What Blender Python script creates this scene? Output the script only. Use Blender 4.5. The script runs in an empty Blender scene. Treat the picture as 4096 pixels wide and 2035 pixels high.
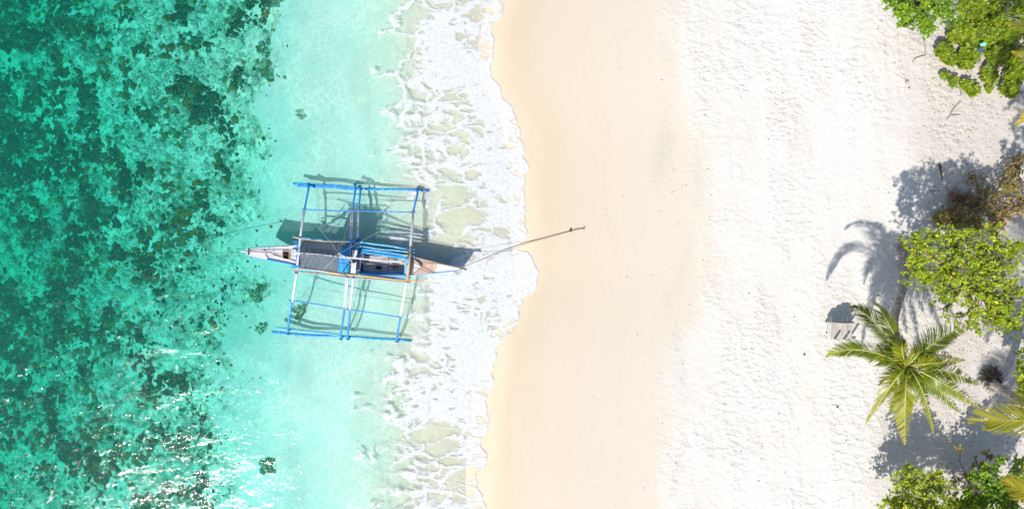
import bpy, math, random
import numpy as np
from mathutils import Vector
R = math.radians
sc = bpy.context.scene
COL = sc.collection
# ------------------------------------------------------------------ camera, sky, sun, exposure
H = 27.0                                    # drone height above the water
cam_d = bpy.data.cameras.new('camera'); cam = bpy.data.objects.new('camera', cam_d); COL.objects.link(cam)
cam.location = (0, 0, H); cam.rotation_euler = (0, 0, 0)
cam_d.sensor_width = 36; cam_d.lens = 18.0 / (20.48 / H); cam_d.clip_start = .1; cam_d.clip_end = 1000
sc.camera = cam
SUN_EL = 50.0
sdir = Vector((-.56, -.83, 0)).normalized() * math.cos(R(SUN_EL)) + Vector((0, 0, math.sin(R(SUN_EL))))
world = bpy.data.worlds.new('World'); sc.world = world; world.use_nodes = True
wn = world.node_tree; wn.nodes.clear()
wo = wn.nodes.new('ShaderNodeOutputWorld'); wb = wn.nodes.new('ShaderNodeBackground'); ws = wn.nodes.new('ShaderNodeTexSky')
ws.sky_type = 'NISHITA'; ws.sun_disc = False; ws.sun_elevation = R(SUN_EL)
ws.sun_rotation = math.atan2(sdir.x, sdir.y)
wb.inputs['Strength'].default_value = .145
wn.links.new(ws.outputs[0], wb.inputs[0]); wn.links.new(wb.outputs[0], wo.inputs[0])
sun_d = bpy.data.lights.new('sun', 'SUN'); sun_d.energy = 4.1; sun_d.angle = R(.9); sun_d.color = (1, .965, .91)
sun = bpy.data.objects.new('sun', sun_d); COL.objects.link(sun)
sun.rotation_euler = sdir.to_track_quat('Z', 'Y').to_euler()
sun.location = (-10, -15, 20)
sc.view_settings.view_transform = 'Standard'; sc.view_settings.look = 'None'
sc.view_settings.exposure = .42; sc.view_settings.gamma = 1
sc.render.engine = 'CYCLES'
sc.cycles.transparent_max_bounces = 16
sc.cycles.max_bounces = 8
rnd = random.Random(7)
rs = np.random.RandomState(11)

# ------------------------------------------------------------------ helpers
def at(px, py, z=0.0):
    """point at height z that stands where the photograph (4096 px wide) shows it"""
    k = (H - z) / H
    return Vector(((px - 2048) / 100 * k, (1017.5 - py) / 100 * k, z))

_g = np.random.RandomState(3).rand(256, 256)
def vnoise(x, y):
    xi = np.floor(x).astype(int); yi = np.floor(y).astype(int)
    fx = x - xi; fy = y - yi
    fx = fx * fx * (3 - 2 * fx); fy = fy * fy * (3 - 2 * fy)
    a = _g[xi % 256, yi % 256]; b = _g[(xi + 1) % 256, yi % 256]
    c = _g[xi % 256, (yi + 1) % 256]; d = _g[(xi + 1) % 256, (yi + 1) % 256]
    return (a * (1 - fx) + b * fx) * (1 - fy) + (c * (1 - fx) + d * fx) * fy
def fbm(x, y, o=4):
    s = 0; a = .5; t = 0
    for i in range(o):
        s = s + a * vnoise(x * 2 ** i + 17 * i, y * 2 ** i + 31 * i); t += a; a *= .5
    return s / t
def sstep(a, b, x):
    t = np.clip((x - a) / (b - a), 0, 1)
    return t * t * (3 - 2 * t)

def wl(o):
    v = Vector((0, 0, 0))
    while o is not None:
        v += o.location; o = o.parent
    return v

def tag(o, label=None, cat=None, group=None, kind=None):
    if label: o['label'] = label
    if cat: o['category'] = cat
    if group: o['group'] = group
    if kind: o['kind'] = kind
    return o
def thing(name, label, cat, loc, group=None):
    o = bpy.data.objects.new(name, None); COL.objects.link(o); o.location = loc; o.empty_display_size = .2
    return tag(o, label, cat, group)

class MB:
    def __init__(s): s.v = []; s.f = []; s.c = []
    def add(s, vs, fs, c=.5):
        n = len(s.v); s.v += [tuple(v) for v in vs]; s.f += [tuple(i + n for i in f) for f in fs]; s.c += [c] * len(vs)
    def tube(s, pts, rad, n=8, c=.5, cap=True):
        pts = [Vector(p) for p in pts]
        if not hasattr(rad, '__len__'): rad = [rad] * len(pts)
        vs = []; fs = []; prev = None
        for i, p in enumerate(pts):
            d = (pts[min(i + 1, len(pts) - 1)] - pts[max(i - 1, 0)])
            d = d.normalized() if d.length > 1e-9 else Vector((0, 0, 1))
            if prev is None:
                u = d.cross(Vector((0, 0, 1)))
                if u.length < .1: u = d.cross(Vector((0, 1, 0)))
            else:
                u = prev - d * prev.dot(d)
            u.normalize(); prev = u; w = d.cross(u)
            for k in range(n):
                a = 2 * math.pi * k / n
                vs.append(p + (u * math.cos(a) + w * math.sin(a)) * rad[i])
        for i in range(len(pts) - 1):
            for k in range(n):
                k2 = (k + 1) % n
                fs.append((i * n + k, i * n + k2, (i + 1) * n + k2, (i + 1) * n + k))
        if cap and n > 3:
            fs.append(tuple(range(n - 1, -1, -1))); fs.append(tuple((len(pts) - 1) * n + k for k in range(n)))
        s.add(vs, fs, c)
    def prism(s, poly, z0, z1, c=.5):
        """poly: list of xyz top points; z0/z1 offsets from each point's z"""
        n = len(poly); vs = [Vector(p) + Vector((0, 0, z0)) for p in poly] + [Vector(p) + Vector((0, 0, z1)) for p in poly]
        a = sum(poly[i][0] * poly[(i + 1) % n][1] - poly[(i + 1) % n][0] * poly[i][1] for i in range(n))
        idx = list(range(n)) if a > 0 else list(range(n - 1, -1, -1))
        fs = [tuple(n + i for i in idx), tuple(reversed(idx))]
        for q in range(n):
            i, j = idx[q], idx[(q + 1) % n]; fs.append((i, j, n + j, n + i))
        s.add(vs, fs, c)
    def bar(s, p0, p1, w, h, c=.5):
        """board from p0 to p1, w wide (level), h thick"""
        p0 = Vector(p0); p1 = Vector(p1); d = (p1 - p0).normalized()
        sd = d.cross(Vector((0, 0, 1)))
        if sd.length < .05: sd = Vector((1, 0, 0))
        sd.normalize(); up = sd.cross(d)
        vs = []
        for p in (p0, p1):
            for a, b in ((-1, -1), (1, -1), (1, 1), (-1, 1)):
                vs.append(p + sd * a * w / 2 + up * b * h / 2)
        s.add(vs, [(0, 3, 2, 1), (4, 5, 6, 7), (0, 1, 5, 4), (1, 2, 6, 5), (2, 3, 7, 6), (3, 0, 4, 7)], c)
    def build(s, name, m, parent=None, smooth=False, bevel=0):
        b = wl(parent) if parent is not None else Vector((0, 0, 0))
        me = bpy.data.meshes.new(name)
        if parent is None and s.v:
            lo = Vector([min(v[i] for v in s.v) for i in range(3)]); hi = Vector([max(v[i] for v in s.v) for i in range(3)])
            b = Vector(((lo.x + hi.x) / 2, (lo.y + hi.y) / 2, lo.z))
        me.from_pydata([(v[0] - b.x, v[1] - b.y, v[2] - b.z) for v in s.v], [], s.f)
        a = me.attributes.new('tint', 'FLOAT', 'POINT'); a.data.foreach_set('value', s.c)
        me.materials.append(m)
        if smooth: me.polygons.foreach_set('use_smooth', [True] * len(me.polygons))
        o = bpy.data.objects.new(name, me); COL.objects.link(o)
        if parent is not None: o.parent = parent
        else: o.location = b
        if bevel:
            md = o.modifiers.new('bevel', 'BEVEL'); md.width = bevel; md.segments = 2; md.limit_method = 'ANGLE'
        return o

def np_mesh(name, V, F, m, parent=None, attrs=None, smooth=False):
    """V (n,3), F (m,k) with k constant"""
    b = wl(parent) if parent is not None else Vector((0, 0, 0))
    V = np.asarray(V, dtype=np.float32) - np.array([b.x, b.y, b.z], dtype=np.float32)
    me = bpy.data.meshes.new(name); F = np.asarray(F, dtype=np.int32); k = F.shape[1]
    me.vertices.add(len(V)); me.vertices.foreach_set('co', V.ravel())
    me.loops.add(F.size); me.loops.foreach_set('vertex_index', F.ravel())
    me.polygons.add(len(F)); me.polygons.foreach_set('loop_start', np.arange(0, F.size, k, dtype=np.int32))
    me.polygons.foreach_set('loop_total', np.full(len(F), k, dtype=np.int32))
    if smooth: me.polygons.foreach_set('use_smooth', np.ones(len(F), dtype=bool))
    me.update(calc_edges=True)
    for kname, arr in (attrs or {}).items():
        arr = np.asarray(arr, dtype=np.float32)
        if arr.ndim == 1:
            a = me.attributes.new(kname, 'FLOAT', 'POINT'); a.data.foreach_set('value', arr)
        else:
            a = me.attributes.new(kname, 'FLOAT_COLOR', 'POINT'); a.data.foreach_set('color', arr.ravel())
    me.materials.append(m); me.validate()
    o = bpy.data.objects.new(name, me); COL.objects.link(o)
    if parent is not None: o.parent = parent
    return o

class NT:
    def __init__(s, name):
        s.m = bpy.data.materials.new(name); s.m.use_nodes = True; s.t = s.m.node_tree; s.t.nodes.clear()
        s.out = s.t.nodes.new('ShaderNodeOutputMaterial')
    def n(s, t, **kw):
        nd = s.t.nodes.new('ShaderNode' + t)
        for k, v in kw.items():
            if k.startswith('i_'):
                nd.inputs[k[2:].replace('_', ' ')].default_value = v
            else: setattr(nd, k, v)
        return nd
    def l(s, a, b): s.t.links.new(a, b); return b
    def math(s, op, a, b=None, c=None, clamp=False):
        nd = s.t.nodes.new('ShaderNodeMath'); nd.operation = op; nd.use_clamp = clamp
        for i, v in enumerate((a, b, c)):
            if v is None: continue
            if hasattr(v, 'is_output'): s.l(v, nd.inputs[i])
            else: nd.inputs[i].default_value = v
        return nd.outputs[0]
    def mr(s, v, a, b, c=0., d=1., smooth=True):
        nd = s.t.nodes.new('ShaderNodeMapRange'); nd.interpolation_type = 'SMOOTHSTEP' if smooth else 'LINEAR'
        s.l(v, nd.inputs[0])
        for i, q in enumerate((a, b, c, d)): 
            if hasattr(q, 'is_output'): s.l(q, nd.inputs[i + 1])
            else: nd.inputs[i + 1].default_value = q
        return nd.outputs[0]
    def mix(s, f, a, b, blend='MIX'):
        nd = s.t.nodes.new('ShaderNodeMix'); nd.data_type = 'RGBA'; nd.blend_type = blend
        for i, v in ((0, f), (6, a), (7, b)):
            if hasattr(v, 'is_output'): s.l(v, nd.inputs[i])
            elif i == 0: nd.inputs[i].default_value = v
            else: nd.inputs[i].default_value = (*v[:3], 1)
        return nd.outputs[2]
    def ramp(s, v, stops):
        nd = s.t.nodes.new('ShaderNodeValToRGB'); s.l(v, nd.inputs[0]); cr = nd.color_ramp
        while len(cr.elements) < len(stops): cr.elements.new(.5)
        for e, (p, c) in zip(cr.elements, stops): e.position = p; e.color = (*c, 1)
        return nd.outputs[0]
    def attr(s, name, col=False):
        nd = s.n('Attribute', attribute_name=name); return nd.outputs['Color' if col else 'Fac']
    def pos(s): return s.n('NewGeometry').outputs['Position']
    def mapping(s, v, scale=(1, 1, 1), rot=(0, 0, 0)):
        nd = s.n('Mapping'); s.l(v, nd.inputs[0]); nd.inputs['Scale'].default_value = scale; nd.inputs['Rotation'].default_value = rot
        return nd.outputs[0]
    def noise(s, v, scale, detail=4, rough=.55, dist=0., out=0):
        nd = s.n('TexNoise'); s.l(v, nd.inputs['Vector']); nd.inputs['Scale'].default_value = scale
        nd.inputs['Detail'].default_value = detail; nd.inputs['Roughness'].default_value = rough; nd.inputs['Distortion'].default_value = dist
        return nd.outputs[out]
    def voro(s, v, scale, feature='F1', smooth=None, out='Distance', rand=1.):
        nd = s.n('TexVoronoi', feature=feature); s.l(v, nd.inputs['Vector']); nd.inputs['Scale'].default_value = scale
        nd.inputs['Randomness'].default_value = rand
        if smooth is not None: nd.inputs['Smoothness'].default_value = smooth
        return nd.outputs[out]
    def warp(s, v, scale, amt):
        nz = s.noise(v, scale, 3, out=1)
        a = s.n('VectorMath', operation='SUBTRACT'); s.l(nz, a.inputs[0]); a.inputs[1].default_value = (.5, .5, .5)
        b = s.n('VectorMath', operation='SCALE'); s.l(a.outputs[0], b.inputs[0]); b.inputs[3].default_value = amt
        c = s.n('VectorMath', operation='ADD'); s.l(v, c.inputs[0]); s.l(b.outputs[0], c.inputs[1])
        return c.outputs[0]
    def bump(s, h, strength=1., dist=.05):
        nd = s.n('Bump'); nd.inputs['Distance'].default_value = dist
        if hasattr(strength, 'is_output'): s.l(strength, nd.inputs['Strength'])
        else: nd.inputs['Strength'].default_value = strength
        s.l(h, nd.inputs['Height']); return nd.outputs[0]
    def bsdf(s, col, rough=.6, normal=None, spec=.5):
        p = s.n('BsdfPrincipled')
        if hasattr(col, 'is_output'): s.l(col, p.inputs['Base Color'])
        else: p.inputs['Base Color'].default_value = (*col, 1)
        if hasattr(rough, 'is_output'): s.l(rough, p.inputs['Roughness'])
        else: p.inputs['Roughness'].default_value = rough
        p.inputs['Specular IOR Level'].default_value = spec
        if normal is not None: s.l(normal, p.inputs['Normal'])
        s.p = p; return p.outputs[0]
    def end(s, sh, vol=None):
        s.l(sh, s.out.inputs[0])
        if vol is not None: s.l(vol, s.out.inputs[1])
        return s.m

# ------------------------------------------------------------------ shoreline (front edge of the swash)
_front = [(2030,-400),(2040,-200),(2023,0),(2001,74),(1964,104),(1962,130),(1975,159),(1972,212),(1959,266),(1958,313),(1985,327),(2001,361),(2012,398),(2047,433),
 (2062,467),(2073,510),(2084,563),(2093,605),(2089,627),(2102,648),(2113,674),(2101,699),(2092,743),(2097,792),(2096,836),(2103,855),(2097,891),(2107,923),
 (2101,954),(2075,984),(2067,1000),(2105,1008),(2124,1033),(2138,1057),(2153,1088),(2150,1131),(2130,1167),(2083,1194),(2086,1219),(2070,1246),(2073,1279),
 (2050,1306),(2054,1320),(2018,1347),(1980,1387),(1983,1420),(1969,1473),(1959,1494),(1980,1521),(1972,1543),(1951,1564),(1940,1607),(1953,1666),(1950,1719),
 (1924,1741),(1921,1778),(1945,1810),(1948,1843),(1932,1869),(1902,1891),(1905,1939),(1926,1982),(1942,2035),(1950,2200),(1930,2450)]
_fy = np.array([(1017.5 - b) / 100 for a, b in _front])[::-1]; _fx = np.array([(a - 2048) / 100 for a, b in _front])[::-1]
def front(y): return np.interp(y, _fy, _fx)
_ys = np.linspace(-16, 16, 641); _k = np.exp(-np.linspace(-2.5, 2.5, 101) ** 2); _k /= _k.sum()
_sm = np.convolve(np.pad(front(_ys), 50, mode='edge'), _k, mode='valid')
def shore(y): return np.interp(y, _ys, _sm)
_dz = [(-150, -14), (-60, -8), (-30, -4.2), (-21, -2.9), (-16, -1.7), (-12.2, -1.2), (-10.2, -.78), (-8, -.38), (-5, -.21), (-3, -.12), (-1.2, -.03), (-.6, 0.0), (0, .03), (3, .2), (7, .42), (12, .58), (20, .8), (40, 1.6), (150, 6)]
def ground(x, y):
    x = np.asarray(x, float); y = np.asarray(y, float)
    d = x - shore(y)
    z = np.interp(d, [a for a, b in _dz], [b for a, b in _dz])
    dry = sstep(5.5, 8.5, d + 1.2 * (fbm(y * .4, x * .2) - .5))
    z = z + dry * (.10 * (fbm(x * .5, y * .5, 3) - .5))
    sub = sstep(-1.5, -6, d) if False else np.clip((-d - 2) / 5, 0, 1)
    z = z + sub * .25 * (fbm(x * .35 + 9, y * .35, 3) - .5)
    return z
def gz(p): return float(ground(p[0], p[1]))
def ag(px, py, dz=0.0):
    p = at(px, py, .5); z = gz(p); p = at(px, py, z); return Vector((p.x, p.y, z + dz))

def grid(xs, ys, zf):
    X, Y = np.meshgrid(xs, ys); Z = zf(X, Y)
    V = np.stack([X.ravel(), Y.ravel(), Z.ravel()], 1)
    nx = len(xs); ny = len(ys)
    i = (np.arange(ny - 1)[:, None] * nx + np.arange(nx - 1)[None, :]).ravel()
    return V, np.stack([i, i + 1, i + nx + 1, i + nx], 1), X, Y

# ------------------------------------------------------------------ sand (beach and sea bed, one sheet)
def mat_sand():
    t = NT('sand'); P = t.pos(); d = t.attr('inland')
    wob = t.noise(t.mapping(P, (1, .35, 1)), .8, 4)
    wob2 = t.noise(P, 3.0, 4)
    dd = t.math('ADD', d, t.math('MULTIPLY', t.math('SUBTRACT', wob, .5), 2.4))
    dd = t.math('ADD', dd, t.math('MULTIPLY', t.math('SUBTRACT', wob2, .5), .5))
    f = t.math('DIVIDE', t.math('ADD', dd, 20.), 40., clamp=True)
    k = lambda q: (q + 20) / 40
    c = t.ramp(f, [(k(-14), (.80, .80, .72)), (k(-6), (.80, .785, .69)), (k(-3), (.76, .69, .52)), (k(-.5), (.62, .52, .365)), (k(.8), (.53, .428, .30)), (k(2.2), (.53, .446, .335)),
                   (k(4.5), (.535, .465, .365)), (k(6.5), (.54, .478, .39)), (k(7.6), (.565, .53, .475)), (k(12), (.59, .558, .51))])
    # stains of the damp sand
    st = t.noise(t.mapping(P, (.5, .16, 1)), 1.6, 3)
    c = t.mix(t.mr(st, .45, .7, 0, .22), c, (.54, .46, .35), 'MIX')
    for off, wd in ((1.5, .03), (3.5, .025)):      # old swash lines
        q = t.math('ABSOLUTE', t.math('SUBTRACT', t.math('ADD', d, t.math('MULTIPLY', t.math('SUBTRACT', t.noise(t.mapping(P, (.2, .5, 1)), .9, 5, .6), .5), 2.6)), off))
        c = t.mix(t.math('MULTIPLY', t.mr(q, .0, wd, .32, 0), t.mr(t.noise(P, 1.1, 2), .42, .58)), c, (.40, .31, .21))
    pink = t.noise(t.mapping(P, (.6, .4, 1)), .9, 3)
    c = t.mix(t.math('MULTIPLY', t.mr(pink, .52, .7, 0, .6), t.mr(d, 7, 9)), c, (.54, .475, .42))
    # duller, organic sand below the bushes
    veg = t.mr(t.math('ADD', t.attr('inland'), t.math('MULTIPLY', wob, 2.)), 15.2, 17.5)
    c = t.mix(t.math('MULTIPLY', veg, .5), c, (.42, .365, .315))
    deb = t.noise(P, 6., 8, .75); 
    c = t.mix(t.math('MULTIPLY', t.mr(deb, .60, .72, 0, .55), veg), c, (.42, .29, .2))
    # grey mineral patch and wrack specks near the dry line
    pt = t.attr('patch'); sp = t.noise(P, 22., 3, .7)
    c = t.mix(t.math('MULTIPLY', pt, t.mr(sp, .5, .58, .12, .6)), c, (.33, .33, .28))
    # fine grain
    gr = t.noise(P, 60., 2, .8)
    c = t.mix(.07, c, t.ramp(gr, [(.3, (.35, .3, .25)), (.7, (1, 1, 1))]), 'MULTIPLY')
    # sea bed: scattered rubble stains under water
    sea = t.mr(d, -8.5, -6, 1, 0)
    rb = t.noise(t.warp(P, 2., .5), 1.6, 7, .7)
    c = t.mix(t.math('MULTIPLY', t.mr(rb, .5, .64, 0, .75), t.attr('reef')), c, (.16, .22, .15))
    c = t.mix(t.math('MULTIPLY', t.mr(t.noise(P, 1.1, 5), .42, .62, 0, .35), sea), c, (.50, .58, .50))
    W1 = t.warp(t.warp(P, 1.5, .6), 6., .2)
    cell = t.voro(W1, 4.2, 'F1', out='Color'); cell2 = t.voro(W1, 9.0, 'F1', out='Color')
    sx = t.n('SeparateColor'); t.l(cell, sx.inputs[0]); sy = t.n('SeparateColor'); t.l(cell2, sy.inputs[0])
    mos = t.math('ADD', t.math('MULTIPLY', sx.outputs[0], .55), t.math('MULTIPLY', sy.outputs[1], .45))
    lowm = t.noise(P, .9, 5, .62); mos = t.math('ADD', mos, t.math('ADD', t.math('MULTIPLY', t.math('SUBTRACT', lowm, .5), 2.0), .05))
    mc = t.ramp(mos, [(.16, (.03, .11, .055)), (.31, (.07, .24, .14)), (.46, (.20, .42, .27)), (.64, (.48, .62, .45)), (.82, (.78, .82, .68))])
    mc = t.mix(t.math('MULTIPLY', t.mr(sx.outputs[1], .88, .92), .5), mc, (.28, .20, .06))
    mc = t.mix(t.mr(t.noise(W1, 7., 6, .75), .42, .66, 0, .45), mc, (.80, .84, .70))
    c = t.mix(t.mr(t.math('ADD', t.attr('reef'), t.math('MULTIPLY', t.math('SUBTRACT', wob2, .5), .5)), .05, .40, 0, .95), c, mc)
    # relief
    dry = t.mr(dd, 5.6, 8.2)
    Q = t.warp(t.mapping(P, (.72, 1.15, 1), (0, 0, R(-14))), 1.7, .55)
    v1 = t.voro(Q, 4.3, 'SMOOTH_F1', .25)
    v2 = t.voro(t.warp(P, 3., .3), 8.5, 'SMOOTH_F1', .3)
    n1 = t.noise(P, 5., 5, .6)
    h = t.math('ADD', t.math('MULTIPLY', v1, 1.), t.math('MULTIPLY', v2, .45)); h = t.math('ADD', h, t.math('MULTIPLY', n1, .55))
    ch = t.noise(t.mapping(P, (1, .4, 1), (0, 0, R(33))), .7, 3)
    amp = t.mr(ch, .38, .62, .35, 1.1)
    hw = t.math('MULTIPLY', h, t.math('MULTIPLY', dry, amp))
    foot = t.math('MULTIPLY', t.mr(t.voro(t.warp(P, 2., .3), 1.3, 'F1'), .1, .16, -1, 0), t.math('MULTIPLY', t.mr(dd, 3.4, 4.6), t.mr(dd, 7.5, 6)))
    hw = t.math('ADD', hw, t.math('MULTIPLY', foot, .16))
    ripple = t.math('MULTIPLY', t.noise(t.mapping(P, (2.2, 1, 1)), 2.2, 5), t.mr(d, -1, -4))
    hw = t.math('ADD', hw, t.math('MULTIPLY', ripple, .12))
    nrm = t.bump(hw, 1., .042)
    rough = t.mr(d, 1., 5., .5, .9)
    return t.end(t.bsdf(c, rough, nrm, .22))

def axis(a, b, lo, hi, fine, n_out=14):
    i = np.arange(a, b + 1e-6, fine)
    l = a - (a - lo) * (np.linspace(0, 1, n_out + 1)[1:] ** 2); r = b + (hi - b) * (np.linspace(0, 1, n_out + 1)[1:] ** 2)
    return np.concatenate([l[::-1], i, r])
_reef = [(1140,-400),(1140,0),(1110,300),(1010,430),(1040,560),(1030,700),(1050,830),(1030,960),(1075,1080),(1085,1200),(1010,1290),(930,1380),(970,1480),(950,1600),(890,1720),(930,1850),(960,1930),(900,2035),(900,2450)]
_ry = np.array([(1017.5 - b) / 100 for a, b in _reef])[::-1]; _rx = np.array([(a - 2048) / 100 for a, b in _reef])[::-1]
def reefness(x, y):
    """0..1 how thickly the bed is overgrown"""
    e = np.interp(y, _ry, _rx) - .35
    inside = 1 - sstep(-1.9, .9, x - e + 2.2 * (fbm(x * .8, y * .8, 4) - .5))
    patch = fbm(x * .28 + 40, y * .28 + 3, 4)
    p = sstep(.36, .56, patch + .05 * (1 - sstep(-16, -10, x)))
    return inside * np.clip(.30 + .8 * p, 0, 1)
xs = axis(-22, 22, -160, 160, .1); ys = axis(-12, 12, -160, 160, .1)
V, F, X, Y = grid(xs, ys, ground)
inl = (X - shore(Y)).ravel()
patch = np.exp(-(((X - 5.95 - .14 * (Y - 4)) / .38) ** 2 + ((Y - 3.9) / 1.0) ** 2)).ravel()
patch += .5 * np.exp(-((X - 6.9 - .3 * np.sin(Y * .7) - .06 * Y) / .22) ** 2).ravel() * (fbm(X * .3, Y * .8) > .5).ravel()
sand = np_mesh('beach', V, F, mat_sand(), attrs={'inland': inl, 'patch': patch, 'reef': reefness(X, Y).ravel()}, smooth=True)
tag(sand, kind='structure')

# ------------------------------------------------------------------ water body (clear, absorbing, rippled)
def mat_water():
    t = NT('water'); P = t.pos()
    big = t.noise(t.mapping(P, (1, 1.6, 1), (0, 0, R(-20))), .75, 2, .5, .6)
    mid = t.noise(t.mapping(P, (1, 1.9, 1), (0, 0, R(-12))), 3.2, 3, .55, .3)
    fine = t.noise(t.mapping(P, (1, 1.7, 1), (0, 0, R(-25))), 9., 3, .6, .2)
    h = t.math('ADD', t.math('MULTIPLY', big, .46), t.math('MULTIPLY', mid, .13)); h = t.math('ADD', h, t.math('MULTIPLY', fine, .055))
    sw = t.n('SeparateXYZ'); t.l(P, sw.inputs[0]); h = t.math('MULTIPLY', h, t.mr(sw.outputs[0], -14, -6.5, 1.12, .5))
    nrm = t.bump(h, 1., .158)
    # caustic light network painted into the sheet's tint, clearer along the cell edges
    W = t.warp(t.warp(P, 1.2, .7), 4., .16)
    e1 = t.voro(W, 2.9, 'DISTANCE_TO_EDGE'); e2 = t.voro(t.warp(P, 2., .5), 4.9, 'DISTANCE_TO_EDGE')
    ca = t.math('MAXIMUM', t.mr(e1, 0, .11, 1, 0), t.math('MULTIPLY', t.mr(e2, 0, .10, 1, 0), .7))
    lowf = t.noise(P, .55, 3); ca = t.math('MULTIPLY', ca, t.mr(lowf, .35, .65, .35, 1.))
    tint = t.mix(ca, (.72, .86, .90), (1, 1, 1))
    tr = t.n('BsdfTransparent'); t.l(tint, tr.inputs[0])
    gl = t.n('BsdfGlossy'); gl.inputs['Roughness'].default_value = .065; t.l(nrm, gl.inputs['Normal'])
    fr = t.n('Fresnel'); fr.inputs['IOR'].default_value = 1.45
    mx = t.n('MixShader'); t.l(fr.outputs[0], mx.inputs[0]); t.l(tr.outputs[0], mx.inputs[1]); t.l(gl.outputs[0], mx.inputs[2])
    # silt and air stirred up by the surf make the last metres milky
    sp = t.n('SeparateXYZ'); t.l(P, sp.inputs[0])
    silt = t.math('MULTIPLY', t.math('ADD', t.mr(sp.outputs[0], -10.5, -5.5, 0, .15), t.mr(sp.outputs[0], -5.2, -3.2, 0, .18)), t.mr(t.noise(P, .7, 4), .3, .7, .7, 1.25))
    df = t.n('BsdfDiffuse'); t.l(t.mix(t.mr(sp.outputs[0], -6.0, -3.6), (.58, .74, .64), (.80, .73, .56)), df.inputs[0])
    m2 = t.n('MixShader'); t.l(silt, m2.inputs[0]); t.l(mx.outputs[0], m2.inputs[1]); t.l(df.outputs[0], m2.inputs[2]); mx = m2
    ab = t.n('VolumeAbsorption'); ab.inputs['Color'].default_value = (0, .97, .875, 1); ab.inputs['Density'].default_value = .56
    vs_ = t.n('VolumeScatter'); vs_.inputs['Color'].default_value = (.03, .95, .80, 1); vs_.inputs['Density'].default_value = .085
    ad = t.n('AddShader'); t.l(ab.outputs[0], ad.inputs[0]); t.l(vs_.outputs[0], ad.inputs[1])
    return t.end(mx.outputs[0], ad.outputs[0])
wx = axis(-22, 2.2, -158, 2.6, .2, 8); wy = axis(-12, 12, -158, 158, .2, 8)
def wz(x, y):
    r = .035 * np.exp(-((x + 3.62 - .12 * np.sin(y * 1.3)) / .16) ** 2) * sstep(-4.2, -3.2, y) * (1 - sstep(-.6, .2, y))
    return r + .015 * np.sin(x * 1.1 + .5 * np.sin(y * .7)) * (1 - sstep(-5, -3, x))
V, F, X, Y = grid(wx, wy, wz)
nx, ny = len(wx), len(wy); n0 = len(V)
Vb = V.copy(); Vb[:, 2] = -20
rim = [(j * nx) for j in range(ny)] + [((ny - 1) * nx + i) for i in range(1, nx)] + [(j * nx + nx - 1) for j in range(ny - 2, -1, -1)] + [i for i in range(nx - 2, 0, -1)]
side = [(a, b, b + n0, a + n0) for a, b in zip(rim, rim[1:] + rim[:1])]
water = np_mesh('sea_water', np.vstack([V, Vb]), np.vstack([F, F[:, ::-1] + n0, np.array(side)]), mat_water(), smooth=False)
tag(water, kind='structure')

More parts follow.
